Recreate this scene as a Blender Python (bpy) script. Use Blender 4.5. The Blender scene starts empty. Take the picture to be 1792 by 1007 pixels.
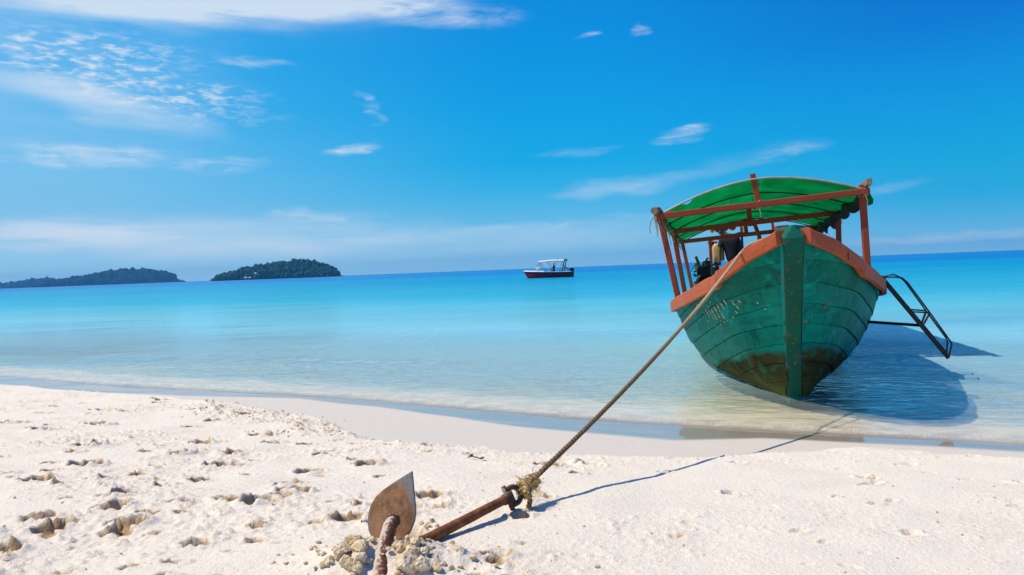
import bpy, bmesh, math, random
import numpy as np
from mathutils import Vector, Matrix, noise as mnoise
from mathutils.bvhtree import BVHTree

random.seed(7)
rng = np.random.default_rng(11)
sc = bpy.context.scene
COL = sc.collection
R = math.radians

# ------------------------------------------------------------------ camera
CAM_H = 1.40
FPX = 1300.0                     # focal length in pixels of a 1792 px wide frame
ROLL = R(2.17)
PITCH = math.atan(32.5 * math.cos(ROLL) / FPX)
FW = Vector((0, math.cos(PITCH), -math.sin(PITCH)))
R0 = Vector((1, 0, 0)); U0 = Vector((0, math.sin(PITCH), math.cos(PITCH)))
RT = R0 * math.cos(ROLL) - U0 * math.sin(ROLL)
UP = R0 * math.sin(ROLL) + U0 * math.cos(ROLL)
cam_d = bpy.data.cameras.new("camera")
cam = bpy.data.objects.new("camera", cam_d); COL.objects.link(cam)
cam_d.sensor_width = 36.0
cam_d.lens = 36.0 * FPX / 1792.0
cam_d.clip_start = 0.05; cam_d.clip_end = 60000
m = Matrix.Identity(4)
for i, a in enumerate((RT, UP, -FW)):
    for k in range(3): m[k][i] = a[k]
m[2][3] = CAM_H
cam.matrix_world = m
sc.camera = cam

def at(px, py, Y):
    """world point seen at a photo pixel, at distance Y along the shore-ward axis"""
    d = RT * ((px - 896) / FPX) - UP * ((py - 503.5) / FPX) + FW
    return Vector((0, 0, CAM_H)) + d * (Y / d.y)

# ------------------------------------------------------------------ render / exposure
sc.view_settings.view_transform = 'Standard'
sc.view_settings.look = 'None'
sc.view_settings.gamma = 1.0
sc.view_settings.exposure = 0.0
sc.view_settings.use_curve_mapping = False
sc.cycles.max_bounces = 8
sc.cycles.diffuse_bounces = 3
sc.cycles.glossy_bounces = 3
sc.cycles.transparent_max_bounces = 12
sc.cycles.transmission_bounces = 4
sc.cycles.volume_bounces = 0
sc.cycles.caustics_reflective = False
sc.cycles.caustics_refractive = False

# ------------------------------------------------------------------ node helper
class NT:
    def __init__(self, tree):
        self.t = tree; self.n = tree.nodes; self.l = tree.links
    def new(self, typ, **kw):
        nd = self.n.new(typ)
        for k, v in kw.items(): setattr(nd, k, v)
        return nd
    def put(self, sock, v):
        if hasattr(v, 'is_output'): self.l.new(v, sock)
        elif v is not None:
            if isinstance(v, (tuple, list)) and len(v) == 3 and sock.type == 'RGBA': v = (*v, 1)
            sock.default_value = v
    def math(self, op, a, b=None, c=None, clamp=False):
        nd = self.new('ShaderNodeMath', operation=op, use_clamp=clamp)
        self.put(nd.inputs[0], a)
        if b is not None: self.put(nd.inputs[1], b)
        if c is not None: self.put(nd.inputs[2], c)
        return nd.outputs[0]
    def vmath(self, op, a, b=None):
        nd = self.new('ShaderNodeVectorMath', operation=op)
        self.put(nd.inputs[0], a)
        if b is not None: self.put(nd.inputs[1], b)
        return nd.outputs['Value'] if op in ('LENGTH', 'DOT_PRODUCT') else nd.outputs[0]
    def rng(self, v, a, b, c=0., d=1., smooth=False):
        nd = self.new('ShaderNodeMapRange', interpolation_type='SMOOTHSTEP' if smooth else 'LINEAR')
        nd.clamp = True
        self.put(nd.inputs[0], v)
        for i, x in zip((1, 2, 3, 4), (a, b, c, d)): self.put(nd.inputs[i], x)
        return nd.outputs[0]
    def mix(self, f, a, b, blend='MIX'):
        nd = self.new('ShaderNodeMix', data_type='RGBA', blend_type=blend)
        self.put(nd.inputs[0], f); self.put(nd.inputs[6], a); self.put(nd.inputs[7], b)
        return nd.outputs[2]
    def noise(self, vec, scale, detail=3, rough=.5, dist=0.):
        nd = self.new('ShaderNodeTexNoise')
        if vec is not None: self.l.new(vec, nd.inputs['Vector'])
        nd.inputs['Scale'].default_value = scale; nd.inputs['Detail'].default_value = detail
        nd.inputs['Roughness'].default_value = rough; nd.inputs['Distortion'].default_value = dist
        return nd.outputs[0]
    def voro(self, vec, scale, feature='F1', rand=1.):
        nd = self.new('ShaderNodeTexVoronoi', feature=feature)
        if vec is not None: self.l.new(vec, nd.inputs['Vector'])
        nd.inputs['Scale'].default_value = scale; nd.inputs['Randomness'].default_value = rand
        return nd.outputs['Distance']
    def mapping(self, vec, loc=(0, 0, 0), rot=(0, 0, 0), scale=(1, 1, 1), typ='POINT'):
        nd = self.new('ShaderNodeMapping', vector_type=typ)
        self.l.new(vec, nd.inputs[0])
        nd.inputs[1].default_value = loc; nd.inputs[2].default_value = rot; nd.inputs[3].default_value = scale
        return nd.outputs[0]
    def ramp(self, f, stops, interp='LINEAR'):
        nd = self.new('ShaderNodeValToRGB'); cr = nd.color_ramp; cr.interpolation = interp
        while len(cr.elements) < len(stops): cr.elements.new(0.5)
        for e, (p, c) in zip(cr.elements, stops):
            e.position = p; e.color = (*c, 1) if len(c) == 3 else c
        self.l.new(f, nd.inputs[0]); return nd.outputs[0]
    def bump(self, h, strength=.5, dist=.01, normal=None):
        nd = self.new('ShaderNodeBump'); nd.inputs['Strength'].default_value = strength
        nd.inputs['Distance'].default_value = dist; self.l.new(h, nd.inputs['Height'])
        if normal is not None: self.l.new(normal, nd.inputs['Normal'])
        return nd.outputs[0]
    def attr(self, name):
        nd = self.new('ShaderNodeAttribute', attribute_name=name); return nd.outputs['Fac']

# ------------------------------------------------------------------ sun and sky
TO_SUN = Vector((-1.28, 0.10, 1.92)).normalized()
SUN_EL = math.asin(TO_SUN.z); SUN_AZ = math.atan2(TO_SUN.x, TO_SUN.y)
sun_d = bpy.data.lights.new("sun", 'SUN')
sun_d.energy = 4.8; sun_d.angle = R(0.53); sun_d.color = (1.0, 0.92, 0.78)
sun = bpy.data.objects.new("sun", sun_d); COL.objects.link(sun)
sun.rotation_euler = TO_SUN.to_track_quat('Z', 'Y').to_euler()
sun.location = TO_SUN * 50

world = bpy.data.worlds.new("World"); sc.world = world; world.use_nodes = True
w = NT(world.node_tree); w.n.clear()
SKY_STRENGTH = 0.1
nish = w.new('ShaderNodeTexSky', sky_type='NISHITA')
nish.sun_disc = False; nish.sun_elevation = SUN_EL; nish.sun_rotation = SUN_AZ % (2 * math.pi)
nish.ozone_density = 4.0; nish.dust_density = 0.4; nish.air_density = 1.0
tc = w.new('ShaderNodeTexCoord')
sep = w.new('ShaderNodeSeparateXYZ'); w.l.new(tc.outputs['Generated'], sep.inputs[0])
el = w.math('MULTIPLY', w.math('ARCSINE', sep.outputs[2]), 180 / math.pi)
az = w.math('MULTIPLY', w.math('ARCTAN2', sep.outputs[0], sep.outputs[1]), 180 / math.pi)
def elramp(stops):
    e = w.math('DIVIDE', w.math('MAXIMUM', el, 0.0), 90.0)
    return w.ramp(e, [(a / 90.0, c) for a, c in stops])
right = elramp([(0, (.27, .62, .86)), (1.3, (.15, .53, .82)), (2.6, (.06, .45, .78)), (3.8, (.014, .41, .75)), (6.5, (.001, .385, .74)), (9, (.001, .335, .75)),
                (12, (.0005, .275, .73)), (15, (.0005, .195, .67)), (20, (.0005, .15, .60)), (40, (.004, .10, .45)), (90, (.004, .06, .32))])
left = elramp([(0, (.44, .76, .95)), (1.5, (.34, .67, .90)), (4, (.24, .57, .84)), (8, (.15, .53, .87)), (12, (.055, .46, .86)), (16, (.035, .42, .86)),
               (20, (.10, .43, .83)), (40, (.03, .24, .64)), (90, (.01, .09, .38))])
azr = w.math('MULTIPLY', w.math('SUBTRACT', az, math.degrees(SUN_AZ)), math.pi / 180)
mid = elramp([(0, (.32, .65, .87)), (1.5, (.25, .60, .85)), (4, (.11, .51, .83)), (6, (.03, .45, .82)), (8, (.003, .405, .81)), (11, (.0005, .365, .80)),
              (14, (.0005, .325, .78)), (18, (.0005, .28, .75)), (25, (.001, .22, .68)), (40, (.005, .14, .52)), (90, (.004, .08, .36))])
cosd = w.math('COSINE', azr)
fm = w.rng(cosd, -.50, .03, smooth=True); fl = w.rng(cosd, .03, .66, smooth=True)
base = w.mix(fl, w.mix(fm, right, mid), left)
sky10 = w.mix(1.0, base, (10, 10, 10), 'MULTIPLY')
sky10 = w.mix(0.02, sky10, nish.outputs[0])
# cloud layer in azimuth / elevation
cmb = w.new('ShaderNodeCombineXYZ'); w.l.new(az, cmb.inputs[0]); w.l.new(el, cmb.inputs[1])
ae = cmb.outputs[0]
warp = w.noise(w.mapping(ae, scale=(.25, .5, 1)), 1.0, 2)
n_veil = w.rng(w.noise(w.mapping(ae, rot=(0, 0, R(4)), scale=(.07, .5, 1)), 1.0, 6, .6, .6), .16, .62, smooth=True)
n_cir = w.rng(w.noise(w.mapping(ae, rot=(0, 0, R(-6)), scale=(.28, 1.3, 1)), 1.0, 7, .62, 1.0), .27, .86, smooth=True)
n_cum = w.rng(w.noise(w.mapping(ae, rot=(0, 0, R(3)), scale=(.75, 2.6, 1)), 1.0, 6, .6, .4), .43, .72, smooth=True)
NZ = {'v': n_veil, 'c': n_cir, 'k': n_cum}
wob = w.new('ShaderNodeVectorMath', operation='MULTIPLY_ADD')
nw = w.new('ShaderNodeTexNoise'); w.l.new(w.mapping(ae, scale=(.22, .8, 1)), nw.inputs[0])
nw.inputs['Scale'].default_value = 1.0; nw.inputs['Detail'].default_value = 5
w.l.new(w.vmath('SUBTRACT', nw.outputs['Color'], (.5, .5, .5)), wob.inputs[0])
wob.inputs[1].default_value = (5.0, 1.5, 0); w.l.new(ae, wob.inputs[2])
aew = wob.outputs[0]
clouds = [(-26, 21.5, 27, 4.6, 1, 2.3, 'v'), (-85, 52, 72, 30, 0, .42, 'v'), (-4.5, 18.9, 7, 1.2, -3, .8, 'c'), (-34, 13, 17, 9, 0, .18, 'v'), (-18, 19.3, 14, 1.4, 2, .5, 'c'),  # widest veil lies out of view overhead, added to whiten the ambient light
          (-29.5, 15.0, 9, 1.9, 0, .8, 'k'), (-24.5, 13.0, 8, 1.4, -4, .75, 'k'), (-21, 11.5, 5, .8, 0, .35, 'k'), (-28, 12.0, 9, 1.5, -12, .5, 'v'), (-18.5, 15.4, 3, .4, 0, .6, 'c'),
          (-29.5, 8.6, 7.5, 1.0, 0, .8, 'c'), (-20.5, 8.2, 3.8, .8, 4, .65, 'c'), (-11.5, 9.4, 2.2, .6, 6, .95, 'c'), (-10.2, 12.3, 2.0, .55, -55, .5, 'c'),
          (-15.8, 4.8, 2.4, .55, -6, .7, 'c'), (-13.8, 4.1, 2.0, .4, 0, .55, 'c'), (-22, 3.2, 20, 2.0, 0, .52, 'v'), (-4, 2.2, 26, 1.6, 1, .30, 'v'), (-31, 3.4, 8, 1.3, 0, .4, 'v'),
          (13.4, 9.5, 2.4, .6, 10, .95, 'c'), (20.8, 7.6, 3.0, .6, 9, .42, 'c'), (15, 6.7, 8, .8, 11, .12, 'v'), (5.2, 8.6, 3.4, .4, 4, .35, 'c'),
          (8.5, 6.0, 6, .8, 5, .35, 'v'), (6.4, 17.0, 1.0, .35, 12, .6, 'c'), (10.6, 17.1, .8, .35, 20, .5, 'c'),
          (31, 1.05, 8, .55, 1, .65, 'v'), (3, 3.3, 11, .6, 2, .3, 'c'), (26, 4.4, 4, .4, 6, .25, 'c'), (-60, 22, 32, 18, 0, .45, 'v')]
tot = None
for (a, e, ra, re, rot, s, k) in clouds:
    p = w.mapping(aew, loc=(a, e, 0), rot=(0, 0, R(rot)), scale=(ra, re, 1), typ='TEXTURE')
    mk = w.rng(w.vmath('LENGTH', p), .25, 1.1, s, 0., smooth=True)
    v = w.math('MULTIPLY', mk, NZ[k])
    tot = v if tot is None else w.math('ADD', tot, v)
tot = w.math('MINIMUM', tot, .86)
sky10 = w.mix(tot, sky10, (7.0, 8.0, 9.1))
bg = w.new('ShaderNodeBackground'); w.l.new(sky10, bg.inputs[0]); bg.inputs[1].default_value = SKY_STRENGTH
wo = w.new('ShaderNodeOutputWorld'); w.l.new(bg.outputs[0], wo.inputs[0])

# ------------------------------------------------------------------ object helpers
def tag(o, label=None, cat=None, group=None, kind=None):
    if label: o['label'] = label
    if cat: o['category'] = cat
    if group: o['group'] = group
    if kind: o['kind'] = kind
    return o

def empty(name, loc=(0, 0, 0), mat=None):
    o = bpy.data.objects.new(name, None); COL.objects.link(o)
    o.empty_display_size = .2
    if mat is not None: o.matrix_world = mat
    else: o.location = loc
    return o

class MB:
    def __init__(self): self.v = []; self.f = []
    def add(self, vs, fs):
        b = len(self.v); self.v += [tuple(p) for p in vs]; self.f += [tuple(i + b for i in f) for f in fs]
        return self
    def beam(self, a, b, wd, ht, up=(0, 0, 1), bev=.12):
        """rectangular bar from a to b with chamfered edges"""
        a = Vector(a); b = Vector(b); d = (b - a).normalized(); up = Vector(up)
        s = d.cross(up)
        if s.length < 1e-4: s = d.cross(Vector((0, 1, 0)))
        s.normalize(); u = s.cross(d); c = bev * min(wd, ht)
        x, y = wd / 2, ht / 2
        ring = [(x - c, y), (x, y - c), (x, -y + c), (x - c, -y), (-x + c, -y), (-x, -y + c), (-x, y - c), (-x + c, y)]
        vs = [p + s * q[0] + u * q[1] for p in (a, b) for q in ring]
        n = 8
        fs = [(i, (i + 1) % n, n + (i + 1) % n, n + i) for i in range(n)] + [tuple(range(n))[::-1], tuple(range(n, 2 * n))]
        return self.add(vs, fs)
    def box(self, c, sx, sy, sz):
        return self.beam((c[0] - sx / 2, c[1], c[2]), (c[0] + sx / 2, c[1], c[2]), sy, sz)
    def tube(self, pts, r, n=8, cap=True, jit=0.):
        pts = [Vector(p) for p in pts]; rs = r if isinstance(r, (list, tuple)) else [r] * len(pts)
        vs = []; ref = None
        for i, p in enumerate(pts):
            t = (pts[min(i + 1, len(pts) - 1)] - pts[max(i - 1, 0)])
            t = t.normalized() if t.length > 1e-9 else Vector((0, 0, 1))
            if ref is None:
                ref = Vector((0, 0, 1)) if abs(t.z) < .9 else Vector((1, 0, 0))
            s = t.cross(ref)
            if s.length < 1e-5: s = t.cross(Vector((0.3, 1, 0.2)))
            s.normalize(); u = s.cross(t).normalized(); ref = u
            for k in range(n):
                a = 2 * math.pi * k / n
                rr = rs[i] * (1 + (random.random() - .5) * jit)
                vs.append(p + (s * math.cos(a) + u * math.sin(a)) * rr)
        fs = [(i * n + k, i * n + (k + 1) % n, (i + 1) * n + (k + 1) % n, (i + 1) * n + k) for i in range(len(pts) - 1) for k in range(n)]
        if cap: fs += [tuple(range(n)), tuple(range((len(pts) - 1) * n, len(pts) * n))[::-1]]
        return self.add(vs, fs)
    def grid(self, P):
        """P[i][j] points"""
        ni, nj = len(P), len(P[0])
        return self.add([p for r in P for p in r], [(i * nj + j, i * nj + j + 1, (i + 1) * nj + j + 1, (i + 1) * nj + j) for i in range(ni - 1) for j in range(nj - 1)])
    def lathe(self, c, axis, prof, n=16):
        axis = Vector(axis).normalized(); ref = Vector((0, 0, 1)) if abs(axis.z) < .9 else Vector((1, 0, 0))
        s = axis.cross(ref).normalized(); u = s.cross(axis); c = Vector(c)
        vs = [c + axis * h + (s * math.cos(2 * math.pi * k / n) + u * math.sin(2 * math.pi * k / n)) * max(r, 1e-4) for (h, r) in prof for k in range(n)]
        fs = [(i * n + k, i * n + (k + 1) % n, (i + 1) * n + (k + 1) % n, (i + 1) * n + k) for i in range(len(prof) - 1) for k in range(n)]
        fs += [tuple(range(n)), tuple(range((len(prof) - 1) * n, len(prof) * n))[::-1]]
        return self.add(vs, fs)
    def blob(self, c, rx, ry, rz, sub=2, amp=.15, freq=1.5, rot=None, seed=0):
        bm = bmesh.new(); bmesh.ops.create_icosphere(bm, subdivisions=sub, radius=1)
        vs = []
        for v in bm.verts:
            k = 1 + amp * 2 * mnoise.noise(v.co * freq + Vector((seed * 3.7, seed * 1.3, seed)))
            p = Vector((v.co.x * rx * k, v.co.y * ry * k, v.co.z * rz * k))
            if rot is not None: p = rot @ p
            vs.append(p + Vector(c))
        fs = [tuple(q.index for q in f.verts) for f in bm.faces]
        bm.free(); return self.add(vs, fs)
    def build(self, name, mat, parent=None, smooth=False, fixn=True, xf=None):
        me = bpy.data.meshes.new(name)
        v = self.v if xf is None else [xf(p) for p in self.v]
        me.from_pydata([tuple(p) for p in v], [], self.f)
        if fixn:
            bm = bmesh.new(); bm.from_mesh(me); bmesh.ops.recalc_face_normals(bm, faces=bm.faces); bm.to_mesh(me); bm.free()
        if smooth: me.polygons.foreach_set('use_smooth', [True] * len(me.polygons))
        me.update()
        if mat: me.materials.append(mat)
        o = bpy.data.objects.new(name, me); COL.objects.link(o)
        if parent: o.parent = parent
        return o

# ------------------------------------------------------------------ materials
MATS = {}
def material(name):
    mt = bpy.data.materials.new(name); mt.use_nodes = True
    nt = NT(mt.node_tree); nt.n.clear()
    out = nt.new('ShaderNodeOutputMaterial'); MATS[name] = mt
    return mt, nt, out
def principled(nt, out, col, rough=.6, normal=None, metal=0., spec=.5, **kw):
    p = nt.new('ShaderNodeBsdfPrincipled')
    nt.put(p.inputs['Base Color'], col); nt.put(p.inputs['Roughness'], rough); nt.put(p.inputs['Metallic'], metal)
    nt.put(p.inputs['Specular IOR Level'], spec)
    if normal is not None: nt.l.new(normal, p.inputs['Normal'])
    nt.l.new(p.outputs[0], out.inputs[0]); return p
def objc(nt): return nt.new('ShaderNodeTexCoord').outputs['Object']
def geop(nt): return nt.new('ShaderNodeNewGeometry').outputs['Position']
def rnd(nt): return nt.new('ShaderNodeObjectInfo').outputs['Random']

def simple(name, col, rough=.6, metal=0., var=.18, scale=14., bump=.15, spec=.4):
    mt, nt, out = material(name); co = objc(nt)
    n = nt.noise(co, scale, 4, .6); n2 = nt.noise(co, scale * .25, 2)
    c = nt.mix(nt.rng(n, .3, .7), tuple(x * (1 - var) for x in col), tuple(min(1, x * (1 + var)) for x in col))
    c = nt.mix(nt.math('MULTIPLY', nt.rng(n2, .45, .75), .35), c, tuple(x * .6 for x in col))
    principled(nt, out, c, nt.rng(n, .2, .8, rough * .85, min(1, rough * 1.15)), nt.bump(n, bump, .01), metal, spec)
    return mt

def painted_wood(name, col, dark, bare, chips=.62, crack=True, grain=(1.2, 14, 14), rough=.55, shift=0.1, sandy=False):
    """old brush-painted boat timber; grain runs along local x"""
    mt, nt, out = material(name); co = objc(nt); r = rnd(nt)
    off = nt.new('ShaderNodeVectorMath', operation='MULTIPLY_ADD')
    cr = nt.new('ShaderNodeCombineXYZ'); nt.l.new(r, cr.inputs[0]); nt.l.new(r, cr.inputs[1]); nt.l.new(r, cr.inputs[2])
    nt.l.new(cr.outputs[0], off.inputs[0]); off.inputs[1].default_value = (31, 17, 23); nt.l.new(co, off.inputs[2])
    cv = off.outputs[0]
    g = nt.noise(nt.mapping(cv, scale=grain), 1.6, 5, .6, .3)
    big = nt.noise(cv, 1.8, 4, .6)
    c = nt.mix(nt.rng(big, .3, .7), dark, col)
    c = nt.mix(nt.math('MULTIPLY', nt.rng(g, .45, .7), .35), c, tuple(x * .62 for x in col))
    hs = nt.new('ShaderNodeHueSaturation'); hs.inputs['Hue'].default_value = .5
    nt.l.new(nt.rng(r, 0, 1, 1 - shift * 1.6, 1 + shift * 1.2), hs.inputs['Value']); nt.l.new(c, hs.inputs['Color']); c = hs.outputs[0]
    ch = nt.noise(nt.mapping(cv, scale=(2.6, 5, 5)), 3.4, 9, .72, .5)
    chm = nt.rng(ch, chips, chips + .035)
    c = nt.mix(chm, c, bare)
    cra = None
    if crack:
        v = nt.noise(nt.mapping(cv, scale=(26, 26, 2.2)), 1.0, 3, .5, .6)
        v2 = nt.noise(cv, 2.6, 2)
        cra = nt.math('MULTIPLY', nt.rng(v, .66, .72), nt.rng(v2, .48, .6))
        c = nt.mix(cra, c, (.035, .02, .012))
    h = nt.math('ADD', nt.math('MULTIPLY', g, .6), nt.math('MULTIPLY', chm, -.9))
    if cra is not None: h = nt.math('SUBTRACT', h, nt.math('MULTIPLY', cra, 1.2))
    principled(nt, out, c, nt.rng(big, .3, .7, rough * .8, rough * 1.25), nt.bump(h, .55, .007), 0, .1)
    return mt

M_orange = painted_wood("gunwale_orange", (.50, .115, .045), (.38, .09, .038), (.36, .25, .18), .60)
M_frame = painted_wood("frame_red_paint", (.36, .072, .036), (.28, .055, .03), (.27, .15, .09), .68, crack=False, rough=.6)
M_stem = painted_wood("stem_green", (.002, .115, .085), (.003, .065, .045), (.20, .11, .045), .59, crack=False)
M_deck = painted_wood("deck_wood", (.20, .12, .07), (.14, .08, .05), (.3, .24, .18), .6, crack=False)

def hull_material():
    mt, nt, out = material("hull_teal"); co = objc(nt); r = rnd(nt)
    sp = nt.new('ShaderNodeSeparateXYZ'); nt.l.new(co, sp.inputs[0])
    big = nt.noise(co, 1.3, 4, .6); med = nt.noise(nt.mapping(co, scale=(1.5, 1.5, 4)), 3.0, 5, .6, .4)
    c = nt.mix(nt.rng(big, .32, .68), (.0005, .150, .118), (.001, .245, .205))
    c = nt.mix(nt.math('MULTIPLY', nt.rng(med, .48, .66), .7), c, (.0005, .105, .10))
    c = nt.mix(nt.math('MULTIPLY', nt.rng(nt.noise(co, 4.5, 6, .65), .56, .64), .6), c, (.006, .34, .30))
    hs = nt.new('ShaderNodeHueSaturation'); nt.l.new(nt.rng(r, 0, 1, .72, 1.24), hs.inputs['Value']); nt.l.new(c, hs.inputs['Color']); c = hs.outputs[0]
    # vertical drips and scrapes
    st = nt.noise(nt.mapping(co, scale=(16, 16, 1.0)), 1.0, 3, .6)
    c = nt.mix(nt.math('MULTIPLY', nt.rng(st, .56, .66), .55), c, (.001, .055, .05))
    # bare wood chips
    ch = nt.noise(nt.mapping(co, scale=(3, 3, 6)), 1.9, 9, .7, .6)
    chm = nt.rng(ch, .645, .67)
    c = nt.mix(nt.math('MULTIPLY', chm, .9), c, (.28, .17, .08))
    cra = nt.math('MULTIPLY', nt.rng(nt.noise(nt.mapping(co, scale=(30, 30, 3.0)), 1.0, 3, .5, .6), .66, .71), nt.rng(nt.noise(co, 2.1, 2), .52, .62))
    c = nt.mix(nt.math('MULTIPLY', cra, .9), c, (.004, .025, .025))
    # fouled boot below the old trim line, rising towards the bow
    line = nt.math('ADD', nt.math('ADD', sp.outputs[2], nt.math('MULTIPLY', sp.outputs[0], -.135)), nt.math('MULTIPLY', nt.math('SUBTRACT', nt.noise(co, 2.6, 7, .68), .5), .26))
    foul = nt.rng(line, .485, .425)
    fn = nt.noise(nt.mapping(co, scale=(2, 2, 3.5)), 2.0, 7, .68, .8)
    fc = nt.ramp(fn, [(.30, (.012, .030, .016)), (.44, (.034, .036, .018)), (.53, (.052, .046, .022)), (.59, (.020, .105, .060)), (.70, (.010, .15, .08)), (.735, (.33, .27, .15))])
    low = nt.rng(nt.math('ADD', sp.outputs[2], nt.math('MULTIPLY', nt.noise(co, 5, 4), .12)), .30, .12)
    fc = nt.mix(nt.math('MULTIPLY', low, .75), fc, (.10, .115, .028))
    c = nt.mix(foul, c, fc)
    h = nt.math('ADD', nt.math('MULTIPLY', med, .5), nt.math('ADD', nt.math('MULTIPLY', chm, -.8), nt.math('MULTIPLY', nt.noise(co, 22, 4), .35)))
    principled(nt, out, c, nt.mix(foul, (.45, .45, .45), (.8, .8, .8)), nt.bump(h, .7, .012), 0, .035)
    return mt
M_hull = hull_material()
M_edge = painted_wood("stem_side_sunlit_teal", (.004, .32, .31), (.003, .23, .22), (.25, .15, .07), .64, crack=False)  # brighter teal: sun on the stem sides put into the colour
M_inner = simple("hull_inside", (.10, .07, .05), .8)
M_black = simple("black_steel", (.012, .011, .012), .45, .3, .4, 20, .3)
M_dark = simple("dark_canvas", (.018, .014, .013), .9, 0, .4, 9, .5)
M_branch = simple("weathered_pole", (.27, .19, .125), .85, 0, .4, 20, .5)
M_lash = simple("lashing_cord", (.30, .25, .17), .9, 0, .3, 60, .4)
M_pole = simple("arch_pipe", (.42, .36, .31), .5, .2, .2, 12, .2)
M_brass = simple("dull_brass", (.30, .22, .08), .5, .6, .3, 20, .2)
M_greymetal = simple("engine_steel", (.10, .10, .095), .5, .7, .4, 14, .3)
M_white = simple("white_paint", (.78, .78, .76), .4, 0, .06, 10, .05)
M_maroon = simple("maroon_hull", (.50, .022, .035), .6, 0, .15, 2, .02, .08)
M_navy = simple("navy_cloth", (.010, .009, .022), .9, 0, .3, 14, .3)
M_shorts = simple("blue_shorts", (.012, .014, .13), .9, 0, .3, 14, .3)
M_skin = simple("skin", (.16, .075, .042), .55, 0, .12, 8, .05)
M_hair = simple("black_hair", (.006, .005, .005), .6, 0, .4, 40, .6)
M_jerry = simple("yellow_plastic", (.50, .33, .11), .45, 0, .1, 6, .08)
M_vest = simple("orange_vest", (.75, .13, .015), .75, 0, .12, 10, .25)
M_vestyellow = simple("yellow_vest", (.75, .48, .03), .75, 0, .12, 10, .25)
M_redcloth = simple("red_cloth", (.30, .02, .03), .85, 0, .2, 12, .2)
M_glass = simple("windscreen_tint", (.10, .16, .18), .15, 0, .1, 5, 0)
M_twig = simple("dry_leaf", (.13, .07, .025), .85, 0, .4, 60, .4)

def tarp_material():
    mt, nt, out = material("green_tarp"); co = objc(nt)
    n = nt.noise(nt.mapping(co, scale=(1, 2, 1)), 1.6, 5, .6); f = nt.noise(co, 60, 2)
    c = nt.mix(nt.rng(n, .3, .7), (.001, .14, .032), (.002, .30, .068))
    st_ = nt.noise(co, 2.2, 6, .65); c = nt.mix(nt.math('MULTIPLY', nt.rng(st_, .5, .68), .5), c, (.004, .085, .03))
    seam = nt.rng(nt.noise(nt.mapping(co, scale=(.6, 6, 1)), 1.4, 3), .62, .66)
    c = nt.mix(nt.math('MULTIPLY', seam, .3), c, (.02, .40, .16))
    b = nt.bump(nt.math('ADD', n, nt.math('MULTIPLY', f, .1)), .5, .02)
    d = nt.new('ShaderNodeBsdfDiffuse'); nt.l.new(c, d.inputs[0]); nt.l.new(b, d.inputs['Normal'])
    t = nt.new('ShaderNodeBsdfTranslucent'); nt.l.new(c, t.inputs[0]); nt.l.new(b, t.inputs['Normal'])
    g = nt.new('ShaderNodeBsdfGlossy'); g.inputs[1].default_value = .45
    mx = nt.new('ShaderNodeMixShader'); mx.inputs[0].default_value = .55; nt.l.new(d.outputs[0], mx.inputs[1]); nt.l.new(t.outputs[0], mx.inputs[2])
    m2 = nt.new('ShaderNodeMixShader'); m2.inputs[0].default_value = .004; nt.l.new(mx.outputs[0], m2.inputs[1]); nt.l.new(g.outputs[0], m2.inputs[2])
    nt.l.new(m2.outputs[0], out.inputs[0]); return mt
M_tarp = tarp_material()

def rust_material(name, c1, c2, c3, sandy=0., steel=None):
    mt, nt, out = material(name); co = objc(nt)
    n = nt.noise(co, 22, 6, .65, .3); f = nt.noise(co, 130, 4, .7); b = nt.noise(co, 6, 3)
    c = nt.ramp(n, [(.32, c1), (.5, c2), (.66, c3)])
    c = nt.mix(nt.math('MULTIPLY', nt.rng(f, .55, .7), .55), c, tuple(x * .35 for x in c1))
    if steel:
        pt = nt.noise(co, 11, 6, .7, .6); c = nt.mix(nt.math('MULTIPLY', nt.rng(pt, .52, .64), .55), c, (.085, .045, .028)); c = nt.mix(nt.math('MULTIPLY', nt.rng(pt, .40, .32), .5), c, (.40, .20, .085))
        # blue-grey worn steel away from the centre, orange bloom around the arm
        ctr, rad = steel
        dd = nt.vmath('LENGTH', nt.vmath('SUBTRACT', co, tuple(ctr)))
        k = nt.rng(nt.math('ADD', dd, nt.math('MULTIPLY', nt.math('SUBTRACT', b, .5), .09)), rad * .82, rad * 1.12, smooth=True)
        c = nt.mix(k, c, nt.mix(nt.rng(f, .35, .7), (.13, .125, .135), (.23, .215, .205)))
        tip = nt.rng(dd, rad * 2.0, rad * 2.35, smooth=True)
        c = nt.mix(nt.math('MULTIPLY', tip, .8), c, (.07, .14, .22))
    if sandy:
        nrm = nt.new('ShaderNodeNewGeometry').outputs['Normal']; s = nt.new('ShaderNodeSeparateXYZ'); nt.l.new(nrm, s.inputs[0])
        sn = nt.noise(co, 75, 5, .7)
        face = nt.math('ADD', nt.math('MULTIPLY', s.outputs[0], -.75), nt.math('MULTIPLY', s.outputs[2], .5))
        k = nt.rng(nt.math('ADD', nt.math('MULTIPLY', face, .35), sn), .58, .72)
        c = nt.mix(nt.math('MULTIPLY', k, sandy), c, (.62, .50, .40))
    h = nt.math('ADD', nt.math('MULTIPLY', n, .6), nt.math('MULTIPLY', f, .5))
    principled(nt, out, c, .78, nt.bump(h, .8, .006), .1, .25); return mt
M_rust = rust_material("rusty_bar", (.10, .032, .012), (.22, .075, .026), (.33, .13, .05), .0)
M_arm = rust_material("rusty_arm", (.09, .035, .018), (.17, .065, .032), (.25, .11, .055), .9)
M_shackle = rust_material("rusty_shackle", (.05, .028, .022), (.10, .05, .038), (.17, .085, .055), .35)

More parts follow.
